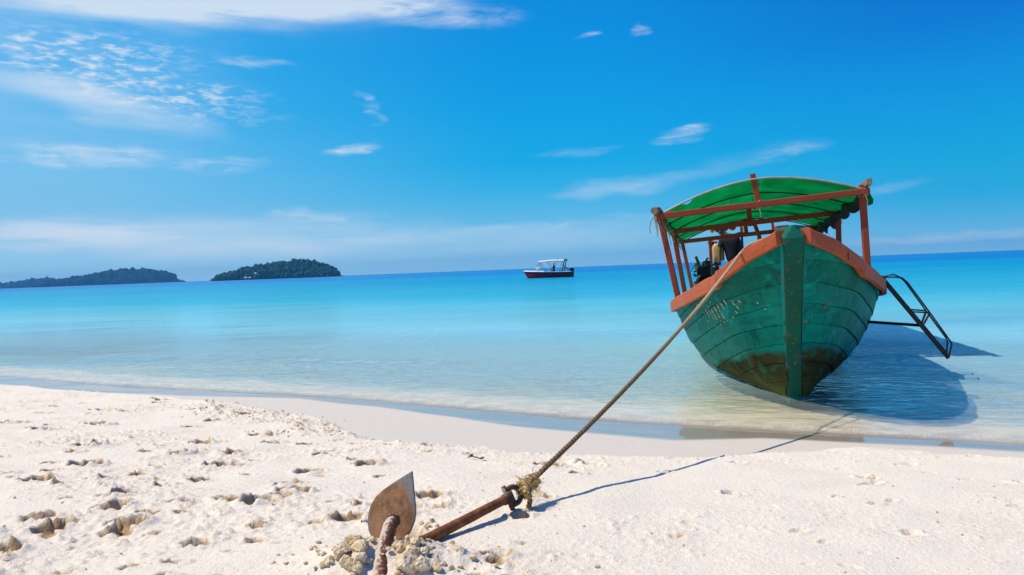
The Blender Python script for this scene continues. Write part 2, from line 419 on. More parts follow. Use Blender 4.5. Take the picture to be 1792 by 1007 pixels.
def rope_material():
    mt, nt, out = material("coir_rope"); co = objc(nt)
    n = nt.noise(co, 90, 4, .7); b = nt.noise(co, 3, 3)
    c = nt.mix(nt.rng(n, .3, .7), (.085, .050, .024), (.25, .165, .085))
    # weathered paler towards the boat end
    sp = nt.new('ShaderNodeSeparateXYZ'); nt.l.new(geop(nt), sp.inputs[0])
    c = nt.mix(nt.rng(sp.outputs[2], .75, 1.15, 0, .8, smooth=True), c, nt.mix(nt.rng(n, .3, .7), (.36, .24, .13), (.60, .45, .29)))
    principled(nt, out, c, .9, nt.bump(n, .6, .003), 0, .2); return mt
M_rope = rope_material()
M_knot = simple("frayed_coir", (.42, .28, .12), .9, 0, .5, 70, .5, .1)

# ------------------------------------------------------------------ terrain height
PERM = np.concatenate([np.random.default_rng(3).permutation(256)] * 2)
GRD = np.stack([np.cos(np.arange(16) / 16 * 2 * np.pi), np.sin(np.arange(16) / 16 * 2 * np.pi)], 1)
def perlin(x, y, seed=0):
    x = x + seed * 17.31; y = y + seed * 9.77
    xi = np.floor(x).astype(np.int64); yi = np.floor(y).astype(np.int64)
    xf = x - xi; yf = y - yi; xi &= 255; yi &= 255
    u = xf * xf * xf * (xf * (xf * 6 - 15) + 10); v = yf * yf * yf * (yf * (yf * 6 - 15) + 10)
    def g(ix, iy, dx, dy):
        h = PERM[(PERM[ix & 255] + iy) & 255] & 15
        return GRD[h, 0] * dx + GRD[h, 1] * dy
    a = g(xi, yi, xf, yf); b = g(xi + 1, yi, xf - 1, yf); c = g(xi, yi + 1, xf, yf - 1); d = g(xi + 1, yi + 1, xf - 1, yf - 1)
    return (a + (b - a) * u) + ((c + (d - c) * u) - (a + (b - a) * u)) * v
def sstep(a, b, x):
    t = np.clip((x - a) / (b - a), 0, 1); return t * t * (3 - 2 * t)
def shore(x, y):
    return (x * .553 + y - 7.22) / 1.1427 + .10 * np.sin(x * .9 + .6) * np.exp(-(x / 9) ** 2)
SB = np.array([-200, -40, -12, -6, -4.2, -3, -2, -1, -.5, 0, 1, 3, 6, 30, 60, 200, 4000])
ZB = np.array([2.0, .95, .5, .42, .36, .27, .17, .075, .035, 0, -.065, -.20, -.42, -1.6, -2.4, -6, -40])
DRYX = np.array([-30, -5, -3.9, -2.6, -1.8, -1.1, 0, 1.2, 1.65, 2.4, 3.3, 30.])
DRYS = np.array([.6, .68, .75, 1.05, 1.4, 2.1, 1.85, 1.4, 1.0, .55, .5, .5])
MOUND = (-.46, 2.60)
def zsmooth(x, y):
    s = shore(x, y)
    z = np.interp(s, SB, ZB)
    dx = x - MOUND[0]; dy = y - MOUND[1]
    z = z + .075 * np.exp(-((dx + .02) / .24) ** 2 - (dy / .13) ** 2)
    return z
def ground_pt(px, py):
    """march the view ray to the smooth beach"""
    d = RT * ((px - 896) / FPX) - UP * ((py - 503.5) / FPX) + FW
    o = Vector((0, 0, CAM_H)); t = 1.5
    while t < 40:
        p = o + d * t
        if p.z < float(zsmooth(np.float64(p.x), np.float64(p.y))): break
        t += .004
    return p

def graded(a, b, core):
    """sorted unique coordinates: core segments [(lo, hi, step)] plus geometric growth outwards to a and b"""
    xs = []
    for lo, hi, st in core: xs += list(np.arange(lo, hi, st))
    xs.append(core[-1][1]); xs = list(np.unique(np.round(xs, 5)))
    st = core[-1][2] * 1.3; x = xs[-1]
    while x < b: x += st; st *= 1.28; xs.append(min(x, b))
    st = core[0][2] * 1.3; x = xs[0]; lo = []
    while x > a: x -= st; st *= 1.28; lo.append(max(x, a))
    return np.array(lo[::-1] + xs)
GX = graded(-400, 400, [(-9.5, -4.4, .024), (-4.4, 4.7, .0115), (4.7, 7, .03)])
GY = graded(-60, 260, [(1.7, 2.0, .03), (2.0, 6.6, .011), (6.6, 9.2, .022), (9.2, 14, .07)])
XX, YY = np.meshgrid(GX, GY)
SS = shore(XX, YY)
ZZ = zsmooth(XX, YY)
dry_line = np.interp(XX, DRYX, DRYS) + .10 * perlin(XX * 1.7, YY * 1.7, 2) + .07 * perlin(XX * 5, YY * 5, 3)
dry = sstep(-.02, .16, -SS - dry_line)
nearmask = np.exp(-np.maximum(0, np.abs(XX) - 11) / 3) * np.exp(-np.maximum(0, 1.2 - YY) / 3)
leftness = sstep(1.0, -.8, XX) * .72 + .28
L1 = perlin(XX * 1.1, YY * 1.6, 4); L2 = perlin(XX * 2.9, YY * 4.2, 5); L3 = perlin(XX * 7, YY * 9, 6); L4 = perlin(XX * 17, YY * 22, 7); L5 = perlin(XX * 37, YY * 43, 8); L6 = perlin(XX * 70, YY * 78, 9)
patch = sstep(-.12, .28, perlin(XX * .9 + L2 * .2, YY * 1.2, 10)) * .75 + .25
rid = 1 - np.abs(perlin(XX * 12 + L2, YY * 17 + L1, 15)) * 2.2
H = .022 * L1 + .012 * L2 + patch * leftness * (.010 * L3 + .007 * np.maximum(0, L4)) + patch * leftness * (.008 * np.maximum(0, rid - .55) + .0070 * L5 + .0050 * L6)
crumb = np.maximum(0, L5 - .26 + .45 * L3) * patch * leftness ** .5
H += crumb * .050
H += .022                                        # crust edge standing above the smooth wet sand
damp_shade = np.clip(crumb * 1.6, 0, .55)
# footprints and scuffs
DAMP_SHADE = damp_shade.copy(); FP = np.zeros_like(H)
def dent(cx, cy, la, lb, ang, depth, rim):
    r = max(la, lb) * 2.6
    i0, i1 = np.searchsorted(GY, (cy - r, cy + r)); j0, j1 = np.searchsorted(GX, (cx - r, cx + r))
    if i1 - i0 < 2 or j1 - j0 < 2: return
    x = XX[i0:i1, j0:j1] - cx; y = YY[i0:i1, j0:j1] - cy
    c, s = math.cos(ang), math.sin(ang)
    a = (x * c + y * s) / la; b = (-x * s + y * c) / lb
    d = np.sqrt(a * a + b * b) + .35 * L3[i0:i1, j0:j1] + .45 * L4[i0:i1, j0:j1] + .25 * L5[i0:i1, j0:j1]
    FP[i0:i1, j0:j1] += -depth * (1 - sstep(.70, 1.02, d)) + rim * np.exp(-((d - 1.15) / .20) ** 2) * (.25 + 1.5 * np.maximum(0, L4[i0:i1, j0:j1] + .15))
    DAMP_SHADE[i0:i1, j0:j1] += (.75 if cx < .4 else .38) * (1 - sstep(.85, 1.3, d))  # pit shade painted in as a warm tan over floor and walls
for i in range(520):
    y = 2.0 + 6.5 * random.random() ** 1.3
    x = random.uniform(-.78, .76) * (y + .4)
    if random.random() < .6 and x > .2: continue
    if abs(x - MOUND[0]) < .3 and abs(y - MOUND[1]) < .3: continue
    big = random.random() * (1.0 if x < .6 else .6)
    la = .04 + .070 * big ** 1.5; la *= min(1, max(.5, (y - .6) / 3.2)); lb = la * random.uniform(.45, .75)
    dep = (.018 + .034 * big) * min(1, max(.5, (y - .6) / 3.0)) * (1.0 if x < .8 else .7)
    dent(x, y, la, lb, random.gauss(.15, .3), dep, dep * .6)
H += FP
ridge_px = ((380, 722), (430, 728), (480, 735), (520, 748), (545, 765))
for q in ridge_px:                                # dug-over pile of wet sand left of the smooth strip
    p = ground_pt(*q)
    g = np.exp(-((XX - p.x) ** 2 + ((YY - p.y) * 1.3) ** 2) / .16 ** 2)
    H += g * (.025 + .05 * np.maximum(0, L4) + .03 * L3); DAMP_SHADE += g * np.clip(L4 * 1.6 + .2, 0, .7)
md = np.exp(-((XX - MOUND[0]) / .30) ** 2 - ((YY - MOUND[1]) / .17) ** 2)
H += md * (.035 * L3 + .03 * np.maximum(0, L4) + .012 * L5)
DAMP_SHADE += md * .45
far = sstep(.2, .5, nearmask)
ZZ = ZZ + H * dry * nearmask + .004 * L1 * (1 - dry) * nearmask
# gentle sand ripples under water
uw = sstep(.3, 1.2, SS) * nearmask
ZZ += uw * (.010 * perlin(XX * 3 + L1, YY * 5, 12) + .006 * L3)
def zg(x, y):
    i = min(max(np.searchsorted(GY, y), 1), len(GY) - 1); j = min(max(np.searchsorted(GX, x), 1), len(GX) - 1)
    return float(ZZ[i, j])

def grid_mesh(name, X, Y, Z, keep=None):
    ny, nx = X.shape
    idx = np.arange(ny * nx).reshape(ny, nx)
    q = np.stack([idx[:-1, :-1], idx[:-1, 1:], idx[1:, 1:], idx[1:, :-1]], -1).reshape(-1, 4)
    if keep is not None:
        k = keep[:-1, :-1] | keep[1:, 1:] | keep[:-1, 1:] | keep[1:, :-1]
        q = q[k.reshape(-1)]
    me = bpy.data.meshes.new(name)
    me.vertices.add(ny * nx)
    co = np.stack([X, Y, Z], -1).astype(np.float32).reshape(-1); me.vertices.foreach_set('co', co)
    n = len(q)
    me.loops.add(n * 4); me.loops.foreach_set('vertex_index', q.reshape(-1).astype(np.int32))
    me.polygons.add(n); me.polygons.foreach_set('loop_start', np.arange(n, dtype=np.int32) * 4)
    try: me.polygons.foreach_set('loop_total', np.full(n, 4, dtype=np.int32))
    except Exception: pass
    me.polygons.foreach_set('use_smooth', np.ones(n, dtype=bool))
    me.update(calc_edges=True); me.validate()
    return me
def add_attr(me, name, arr):
    a = me.attributes.new(name, 'FLOAT', 'POINT'); a.data.foreach_set('value', arr.astype(np.float32).reshape(-1))

me = grid_mesh("beach", XX, YY, ZZ)
add_attr(me, 'dry', dry); add_attr(me, 'damp_shade', np.clip(DAMP_SHADE, 0, 1) * dry)
wetn = perlin(XX * .55, YY * 1.5, 14)
poolw = np.interp(XX, [-30, -9, -6, -4, -2.5, -1, 0, 1.2, 1.9, 3, 30], [.5, .55, .62, .48, .22, .42, .70, .70, .34, .26, .3]) + .10 * wetn
wet = sstep(-poolw - .10, -poolw + .05, SS) ; add_attr(me, 'wet', wet)
add_attr(me, 'shore', SS)
def sand_material():
    mt, nt, out = material("beach_sand"); co = geop(nt)
    dryv = nt.attr('dry'); damp_shade_v = nt.attr('damp_shade'); wetv = nt.attr('wet')
    g1 = nt.noise(co, 260, 3, .7); g2 = nt.noise(co, 60, 5, .65); g3 = nt.noise(co, 2.5, 4, .6); g4 = nt.noise(co, 30, 6, .72)
    cd = nt.mix(nt.rng(g1, .3, .7), (.76, .66, .535), (.88, .785, .665))
    cd = nt.mix(nt.math('MULTIPLY', nt.rng(g2, .55, .72), .35), cd, (.55, .44, .34))
    cd = nt.mix(nt.math('MULTIPLY', nt.rng(g3, .5, .72), .25), cd, (.66, .55, .44))
    dm = nt.rng(nt.math('ADD', damp_shade_v, nt.math('MULTIPLY', nt.math('SUBTRACT', g2, .5), .6)), .30, .75)
    cd = nt.mix(nt.math('MULTIPLY', dm, .9), cd, (.44, .27, .12))  # tan of damp sand, also painted into pits to warm their shade
    cs = nt.mix(nt.rng(g2, .3, .7), (.66, .565, .465), (.72, .63, .53))          # smooth damp sand
    cw = (.36, .30, .24)
    cs = nt.mix(wetv, cs, cw)
    sub = nt.rng(nt.attr('shore'), 0, .5)
    cs = nt.mix(sub, cs, (.86, .735, .50))
    c = nt.mix(dryv, cs, cd)
    rough = nt.math('ADD', nt.math('MULTIPLY', dryv, .5), nt.rng(wetv, .1, .9, .5, .045), clamp=True)
    h = nt.math('ADD', nt.math('MULTIPLY', g1, .4), nt.math('MULTIPLY', g2, .9))
    h = nt.math('ADD', h, nt.math('MULTIPLY', nt.math('MULTIPLY', g4, dryv), .9))
    h = nt.math('MULTIPLY', h, nt.rng(wetv, .0, .5, 1.0, .0))
    p = principled(nt, out, c, rough, nt.bump(h, .75, .009), 0, nt.rng(wetv, .2, .9, .25, 1.0))
    return mt
M_sand = sand_material(); me.materials.append(M_sand)
beach = bpy.data.objects.new("beach", me); COL.objects.link(beach); tag(beach, kind='structure')

# ------------------------------------------------------------------ water
WX = graded(-4000, 4000, [(-14, -9, .12), (-9, 7.5, .042), (7.5, 14, .12)])
WY = graded(-40, 4000, [(4.3, 15, .042), (15, 26, .10), (26, 40, .3)])
WX2, WY2 = np.meshgrid(WX, WY); WS = shore(WX2, WY2)
near = np.exp(-np.maximum(0, WY2 - 10.5) / 3.0) * np.exp(-np.maximum(0, np.abs(WX2) - 10) / 4)
def turned(a, fx, fy, seed, wx=0., wy=0.):
    c, s = math.cos(a), math.sin(a); X_ = WX2 + wx; Y_ = WY2 + wy
    return perlin((X_ * c + Y_ * s) * fx, (-X_ * s + Y_ * c) * fy, seed)
p1 = turned(-.5, .7, 1.0, 21); p2 = turned(-.62, 1.5, 3.0, 22, .35 * p1, .2 * p1); p3 = turned(-.30, 3.6, 6.2, 23, .12 * p2, .1 * p1) * .7 + turned(-.85, 4.4, 6.8, 33, .1 * p1) * .5; p4 = turned(-.7, 7.5, 10.5, 24, .05 * p2) * .7 + turned(-.2, 8.6, 11.5, 34) * .5
amp = sstep(.0, 1.2, WS)
WZ = near * amp * (.014 * p2 + .010 * p3 + .006 * p4)
# lapping wavelet on the beach edge: steep little front, flat back
along = WX2 * .88 - WY2 * .48
fr = .16 + .12 * perlin(along * .45, along * 0 + .5, 25) + .06 * perlin(along * 1.9, along * 0 + .2, 26)
wv = sstep(fr - .22, fr, WS) * (1 - .75 * sstep(fr, fr + .8, WS))
wamp = .020 + .016 * np.clip(perlin(along * .35, along * 0 + 2.5, 27) + .35 * sstep(-3, -5, WX2), 0, 1)
WZ += near * wv * wamp * (1 + .4 * p4)
fr2 = 1.05 + .2 * perlin(along * .4, along * 0 + 7.5, 28)
WZ += near * .016 * sstep(fr2 - .35, fr2, WS) * (1 - sstep(fr2, fr2 + .9, WS))
WZ -= .004 * sstep(.25, -.3, WS)
me = grid_mesh("sea", WX2, WY2, WZ, keep=WS > -.35)
depth = np.clip(WZ * 0 - np.interp(WS, SB, ZB), 0, 40)
depth = np.where(WS > 60, 2.4 + 1.0 * sstep(60, 130, WS) + 16 * sstep(135, 190, WS + 12 * perlin(WX2 * .004, WY2 * .004, 30)), depth)
add_attr(me, 'depth', depth)
foam = np.exp(-((WS - fr + .03) / (.085 + .10 * sstep(-3, -6, WX2))) ** 2) * sstep(-.15, .35, p3 + .7 * p4 + .35) + .5 * np.exp(-((WS - fr2) / .12) ** 2) * sstep(.05, .4, p4 + p3 * .6)
foam += .35 * sstep(.03, .0, np.abs(WS - .02 - .05 * p2)) * sstep(0, .3, p4)
add_attr(me, 'foam', np.clip(foam * near, 0, 1))
churn = sstep(-.02, .10, WS) * (1 - sstep(.35 + .3 * p2 + .25 * sstep(-2, -5, WX2), .95 + .3 * p2, WS)) * (.55 + .45 * sstep(-.3, .3, p3 + p4))
add_attr(me, 'churn', np.clip(churn, 0, 1))
def water_material():
    mt, nt, out = material("sea_water"); co = geop(nt)
    d = nt.attr('depth'); fo = nt.attr('foam')
    big = nt.noise(nt.mapping(co, scale=(.012, .03, 1)), 1.0, 5, .6, .5)
    dd = nt.math('MULTIPLY', d, nt.rng(big, .3, .7, .85, 1.2))
    turb = nt.math('SUBTRACT', 1.0, nt.math('POWER', 2.718, nt.math('MULTIPLY', dd, -2.0)))
    body = nt.ramp(nt.math('DIVIDE', dd, 20.0), [(0.0, (.64, .76, .72)), (.010, (.54, .78, .84)), (.025, (.32, .68, .76)), (.045, (.15, .54, .62)), (.07, (.04, .42, .56)), (.13, (.0, .28, .46)), (.30, (.0, .24, .52)), (.8, (.0, .17, .46))])
    dif = nt.new('ShaderNodeBsdfDiffuse'); nt.l.new(body, dif.inputs[0])
    tr = nt.new('ShaderNodeBsdfTransparent')
    cc = nt.new('ShaderNodeCombineColor')
    nt.l.new(nt.math('POWER', 2.718, nt.math('MULTIPLY', d, -.42)), cc.inputs[0])
    nt.l.new(nt.math('POWER', 2.718, nt.math('MULTIPLY', d, -.06)), cc.inputs[1])
    nt.l.new(nt.math('POWER', 2.718, nt.math('MULTIPLY', d, -.10)), cc.inputs[2])
    nt.l.new(cc.outputs[0], tr.inputs[0])
    m1 = nt.new('ShaderNodeMixShader'); nt.l.new(turb, m1.inputs[0]); nt.l.new(tr.outputs[0], m1.inputs[1]); nt.l.new(dif.outputs[0], m1.inputs[2])
    # ripples
    a = nt.noise(nt.mapping(co, rot=(0, 0, R(-20)), scale=(1.0, 1.9, 1)), 2.4, 4, .6, .3)
    b = nt.noise(nt.mapping(co, rot=(0, 0, R(12)), scale=(1.0, 1.7, 1)), 9.0, 4, .62, .2)
    c2 = nt.noise(nt.mapping(co, scale=(1.0, 2.2, 1)), .35, 3, .6)
    h = nt.math('ADD', nt.math('ADD', nt.math('MULTIPLY', a, .085), nt.math('MULTIPLY', b, .042)), nt.math('MULTIPLY', c2, .30))
    gust = nt.rng(nt.noise(nt.mapping(co, rot=(0, 0, R(-25)), scale=(.10, .28, 1)), 1.0, 4, .6, .4), .35, .65, .35, 1.35)
    sh = nt.math('MULTIPLY', nt.rng(d, .0, .10, .25, 1.0), gust)
    h = nt.math('MULTIPLY', h, sh)
    nb = nt.bump(h, 1.0, 1.0)
    gl = nt.new('ShaderNodeBsdfGlossy'); gl.inputs[0].default_value = (.58, .88, 1, 1); nt.l.new(nt.rng(d, .4, 2.5, .03, .16), gl.inputs[1]); nt.l.new(nb, gl.inputs['Normal'])
    fr = nt.new('ShaderNodeFresnel'); fr.inputs[0].default_value = 1.33; nt.l.new(nb, fr.inputs[1])
    ff = nt.math('MULTIPLY', nt.math('MINIMUM', fr.outputs[0], .66), .86)
    m2 = nt.new('ShaderNodeMixShader'); nt.l.new(ff, m2.inputs[0]); nt.l.new(m1.outputs[0], m2.inputs[1]); nt.l.new(gl.outputs[0], m2.inputs[2])
    ds = nt.new('ShaderNodeBsdfDiffuse'); ds.inputs[0].default_value = (.76, .65, .52, 1)
    mch = nt.new('ShaderNodeMixShader'); nt.l.new(nt.math('MULTIPLY', nt.attr('churn'), .36), mch.inputs[0]); nt.l.new(m2.outputs[0], mch.inputs[1]); nt.l.new(ds.outputs[0], mch.inputs[2])
    fn = nt.rng(nt.noise(co, 52, 5, .75), .52, .60)
    df = nt.new('ShaderNodeBsdfDiffuse'); df.inputs[0].default_value = (.80, .78, .74, 1)
    m3 = nt.new('ShaderNodeMixShader'); nt.l.new(nt.math('MULTIPLY', nt.math('MULTIPLY', fo, fn), .5), m3.inputs[0]); nt.l.new(mch.outputs[0], m3.inputs[1]); nt.l.new(df.outputs[0], m3.inputs[2])
    nt.l.new(m3.outputs[0], out.inputs[0]); return mt
me.materials.append(water_material())
sea = bpy.data.objects.new("sea", me); COL.objects.link(sea); tag(sea, kind='structure')

# ------------------------------------------------------------------ far islands
def leaf_material(name, a, b, c3):
    mt, nt, out = material(name); co = geop(nt)
    n = nt.noise(co, .16, 3, .6); f = nt.noise(co, .55, 4, .7)
    c = nt.ramp(n, [(.38, a), (.5, b), (.62, c3)])
    c = nt.mix(nt.math('MULTIPLY', nt.rng(f, .45, .7), .5), c, tuple(x * .5 for x in a))
    principled(nt, out, c, .9, nt.bump(f, 1.0, 1.5), 0, .1); return mt
M_leaf = leaf_material("island_foliage", (.004, .026, .020), (.008, .065, .040), (.020, .125, .055))
M_leaf2 = leaf_material("far_island_foliage", (.004, .030, .030), (.006, .045, .035), (.010, .062, .04))
M_rock = simple("shore_rock", (.05, .065, .045), .9, 0, .3, .3, .5)
M_trunk = simple("tree_bark", (.10, .075, .05), .9, 0, .3, 2, .4)

ICO = bmesh.new(); bmesh.ops.create_icosphere(ICO, subdivisions=2, radius=1)
ICO_V = np.array([v.co[:] for v in ICO.verts]); ICO_F = np.array([[v.index for v in f.verts] for f in ICO.faces]); ICO.free()
def crowns(name, items, mat, kind=None):
    """many leafy crowns: each a lumpy shell of outward-pushed leaf clumps"""
    V = []; F = []; b = 0
    r = np.random.default_rng(5)
    for (x, y, z, rad, hh) in items:
        k = 1 + .24 * r.standard_normal(len(ICO_V)).clip(-1.4, 1.4)
        v = ICO_V * k[:, None] * np.array([rad, rad, hh]) + np.array([x, y, z])
        V.append(v); F.append(ICO_F + b); b += len(v)
    V = np.concatenate(V); F = np.concatenate(F)
    me = bpy.data.meshes.new(name); me.from_pydata(V.tolist(), [], F.tolist()); me.materials.append(mat)
    o = bpy.data.objects.new(name, me); COL.objects.link(o)
    if kind: tag(o, kind=kind)
    return o
def island(name, dist, prof, depth_m, crown, mat, forest_name, jit):
    """prof: (pixel x, height above the sea in pixels) along the skyline"""
    k = dist / FPX
    px = np.array([p[0] for p in prof], float); hp = np.array([p[1] for p in prof], float) * k
    xs = (px - 896) * k * .9993
    X = np.linspace(xs[0], xs[-1], 90); Yl = np.linspace(-1, 1, 17)
    rr = np.random.default_rng(len(prof))
    def hgt(x, v):
        t = np.interp(x, xs, hp); t = max(0., t - crown * 1.5)
        return t * (1 - v * v) ** .8
    P = [[(x, dist + v * depth_m, max(-2, hgt(x, v)) + (-1.5 if abs(v) > .95 else .6)) for v in Yl] for x in X]
    mb = MB().grid(P); o = mb.build(name, M_rock, smooth=True); tag(o, kind='structure')
    items = []
    x = xs[0] + crown * .6
    while x < xs[-1] - crown * .6:
        t = np.interp(x, xs, hp)
        for v in np.arange(-.97, .35, crown * 1.15 / depth_m):
            if t < crown * 1.1 and v > -.5: continue
            c = crown * rr.choice([.5, .75, 1.0, 1.25, 1.6]) * (1 if t > crown * 2.2 else .65)
            xx = x + rr.normal(0, crown * .5); vv = v + rr.normal(0, .03)
            z = hgt(xx, np.clip(vv, -1, 1)) + c * rr.uniform(.2, 1.0)
            items.append((xx, dist + vv * depth_m, z, c, c * rr.uniform(.7, 1.25)))
        x += crown * .95
    crowns(forest_name, items, mat, 'stuff')
    return hgt
island("wooded_island", 1300.0, [(394, 2), (402, 5), (409, 10), (417, 14), (430, 17), (450, 21), (470, 24), (490, 25.5), (510, 27), (530, 27.5), (548, 26.5), (562, 22), (575, 16), (586, 9), (593, 3)], 60.0, 3.4, M_leaf, "island_forest", 1)
island("blue_island", 2600.0, [(96, 5), (112, 8), (135, 10.5), (160, 14), (180, 18), (200, 20.5), (222, 22), (245, 22), (265, 20.5), (283, 17), (297, 12), (304, 5)], 120.0, 6.5, M_leaf2, "far_island_forest", 1)
island("headland", 3300.0, [(-260, 12), (-150, 14), (-60, 9), (0, 5.5), (20, 6), (45, 8), (70, 10), (95, 11), (115, 9), (135, 4)], 140.0, 8.0, M_leaf2, "headland_forest", 1)
# a few trees that stand clear of the wood on the island's low western point
for i, (px, hpx, rad, lab) in enumerate(((384.5, 9.0, 3.4, "small pale tree standing last on the low point of the wooded island"),
                                         (391, 8.5, 3.6, "low spreading tree beside the point's last pale tree on the wooded island"),
                                         (398.5, 13.5, 4.6, "tall round-headed tree rising above the shore at the island's low end"),
                                         (406, 11, 4.0, "bushy tree between the tall round-headed tree and the island's wood"))):
    b = at(px, 487, 1262.0); x0 = b.x; y0 = 1262.0
    o = empty("island_tree", (x0, y0, .5)); tag(o, lab, "tree", "trees on the low point of the wooded island")
    mb = MB().tube([(0, 0, -1.0), (.2, 0, hpx * .35), (-.1, .2, hpx * .62)], [.5, .4, .25], 6); mb.build("trunk", M_trunk, o)
    it = [(random.uniform(-.5, .5) * rad, random.uniform(-.5, .5) * rad, hpx * .62 + random.uniform(-.22, .25) * hpx, rad * random.uniform(.5, .72), rad * random.uniform(.45, .6)) for _ in range(9)]
    c = crowns("crown", it, M_leaf); c.parent = o
M_hut = simple("pale_hut_wall", (.30, .28, .26), .7, 0, .08, 1, .02)
M_hutroof = simple("pale_hut_roof", (.42, .40, .38), .6, 0, .08, 1, .02)
for (px, z0, wd, lab) in ((430, 1.4, 4.2, "small pale beach hut at the foot of the island wood, nearest the low point"),
                          (436.5, 1.4, 4.6, "small pale beach hut between the waterside hut and the one uphill"),
                          (447.5, 8.0, 3.6, "small pale hut standing higher among the island trees")):
    b = at(px, 487, 1236.0); o = empty("beach_hut", (b.x, 1236.0, z0 - .6)); tag(o, lab, "hut", "huts on the wooded island")
    MB().box((0, 0, 1.3), wd, 3.0, 2.6).build("wall", M_hut, o)
    h = wd * .62
    MB().add([(-h, -2.2, 2.55), (h, -2.2, 2.55), (h, 2.2, 2.55), (-h, 2.2, 2.55), (-h * .75, 0, 4.2), (h * .75, 0, 4.2)],
             [(0, 1, 5, 4), (2, 3, 4, 5), (1, 2, 5), (3, 0, 4), (3, 2, 1, 0)]).build("roof", M_hutroof, o)
    MB().box((.2, -1.53, 1.0), .9, .06, 1.9).build("door", M_trunk, o)
for (px, wd, lab) in ((319, 6.0, "low dark islet on the horizon between the two islands"), (371, 4.2, "tiny dark rock just off the point of the wooded island")):
    b = at(px, 489, 1900.0); o = MB().blob((0, 0, 0), wd * 1.3, wd, 4.2, 2, .25, 1.3, seed=px).build("rock_islet", M_rock)
    o.location = (b.x, 1900.0, 0.3); tag(o, lab, "rock", "rocks on the horizon")

# ------------------------------------------------------------------ the wooden boat
PSI, LIST, TRIM = R(15.85), R(3.3), R(2.4)
B0 = at(1393, 697, 7.0); B0 = Vector((2.8009, 7.4087, 0.0))
aft = Vector((math.sin(PSI), math.cos(PSI), 0)); rt_ = Vector((math.cos(PSI), -math.sin(PSI), 0)); up_ = Vector((0, 0, 1))
a2 = aft * math.cos(TRIM) - up_ * math.sin(TRIM); u2 = up_ * math.cos(TRIM) + aft * math.sin(TRIM)
r3 = rt_ * math.cos(LIST) + u2 * math.sin(LIST); u3 = u2 * math.cos(LIST) - rt_ * math.sin(LIST)
BM = Matrix.Identity(4)
for i, a in enumerate((-a2, r3, u3)):
    for k in range(3): BM[k][i] = a[k]
for k in range(3): BM[k][3] = B0[k]
boat = empty("wooden_boat", mat=BM)
tag(boat, "old teal wooden boat with orange gunwale and green canopy, beached bow first", "boat")
def L(u, v, w_): return Vector((-u, v, w_))       # aft, towards the ladder side, up
LX = lambda p: L(*p)
def tab(xs, ys):
    xs = np.array(xs, float); ys = np.array(ys, float)
    mm = np.gradient(ys, xs)
    def f(x):
        x = min(max(x, xs[0]), xs[-1]); i = min(max(int(np.searchsorted(xs, x)) - 1, 0), len(xs) - 2)
        h = xs[i + 1] - xs[i]; t = (x - xs[i]) / h
        return float((2*t**3-3*t**2+1)*ys[i] + (t**3-2*t**2+t)*h*mm[i] + (-2*t**3+3*t**2)*ys[i+1] + (t**3-t**2)*h*mm[i+1])
    return f
UEND = 10.3
bg_ = tab([-1.25, -1.1, -1, -.75, -.5, -.25, 0, .25, .5, .75, 1, 1.5, 2, 3, 4, 5, 6, 7, 8, 9, 10.3], [.09, .22, .31, .47, .59, .68, .76, .84, .91, .98, 1.05, 1.16, 1.23, 1.27, 1.28, 1.28, 1.26, 1.23, 1.18, 1.10, .95])
wg_ = tab([-1.25, -1, -.75, -.5, 0, .5, 1, 1.5, 2, 3, 4, 6, 8, 9, 10.3], [1.57, 1.475, 1.38, 1.31, 1.245, 1.18, 1.125, 1.085, 1.055, 1.03, 1.02, 1.03, 1.08, 1.13, 1.22])
wk_ = tab([-1.25, -1.12, -.95, -.65, -.33, -.14, 0, .12, .6, 1.4, 3, 5, 8, 10.3], [1.57, 1.42, 1.24, .95, .6, .3, .05, -.04, -.07, -.09, -.12, -.15, -.10, .05])
kc_ = tab([-1.25, -.5, 0, .6, 1.4, 3, 5, 10.3], [.50, .47, .44, .48, .66, .90, 1.0, .95]); mc_ = tab([-1.25, -.5, 0, .6, 1.4, 3, 5, 10.3], [.5, .47, .34, .12, .05, .04, .05, .12])
HK = .065
SEC = {}
def section(u):
    k = round(u, 3)
    if k not in SEC:
        t = np.linspace(0, 1, 60); b, g, q = bg_(u), wg_(u), wk_(u)
        hk = min(HK, b)
        y = (1-t)**2*hk + 2*t*(1-t)*max(b*kc_(u), hk) + t*t*b; z = (1-t)**2*q + 2*t*(1-t)*(q+(g-q)*mc_(u)) + t*t*g
        SEC[k] = (z, y)
    return SEC[k]
def hb(u, w_):
    z, y = section(u); return float(np.interp(w_, z, y))
US = np.linspace(-1.25, .3, 200); WKS = np.array([wk_(u) for u in US])
def ustem(w_): return float(np.interp(-w_, -WKS, US))
NS = 8
def seam(i):
    t = i / NS
    ws = -.03 + (1.52 + .03) * t ** .97
    us = ustem(ws)
    def f(u):
        z, y = section(u)
        # the planks fall away aft: wide on the side, running out under the bottom
        wgirth = z[-1] if i == NS else max(z[0] + .014 * i, z[-1] - .16 - (1.40 - ws) * .98)
        B = 1 - (1 - min(max((u - us) / 4.0, 0), 1)) ** 2.1
        return float(np.clip(ws + (wgirth - ws) * B, z[0], z[-1]))
    return us, f
SEAMS = [seam(i) for i in range(NS + 1)]
def hull_pt(side, u, w_, off=0.0):
    y = hb(u, w_); e = .01
    dy = (hb(u, w_ + e) - hb(u, w_ - e)) / (2 * e); dyu = (hb(min(u + e, UEND), w_) - hb(max(u - e, -1.25), w_)) / (2 * e)
    n = Vector((-dyu, 1, -dy)).normalized()
    return (u + n.x * off, side * (y + n.y * off), w_ + n.z * off)
hull = MB()
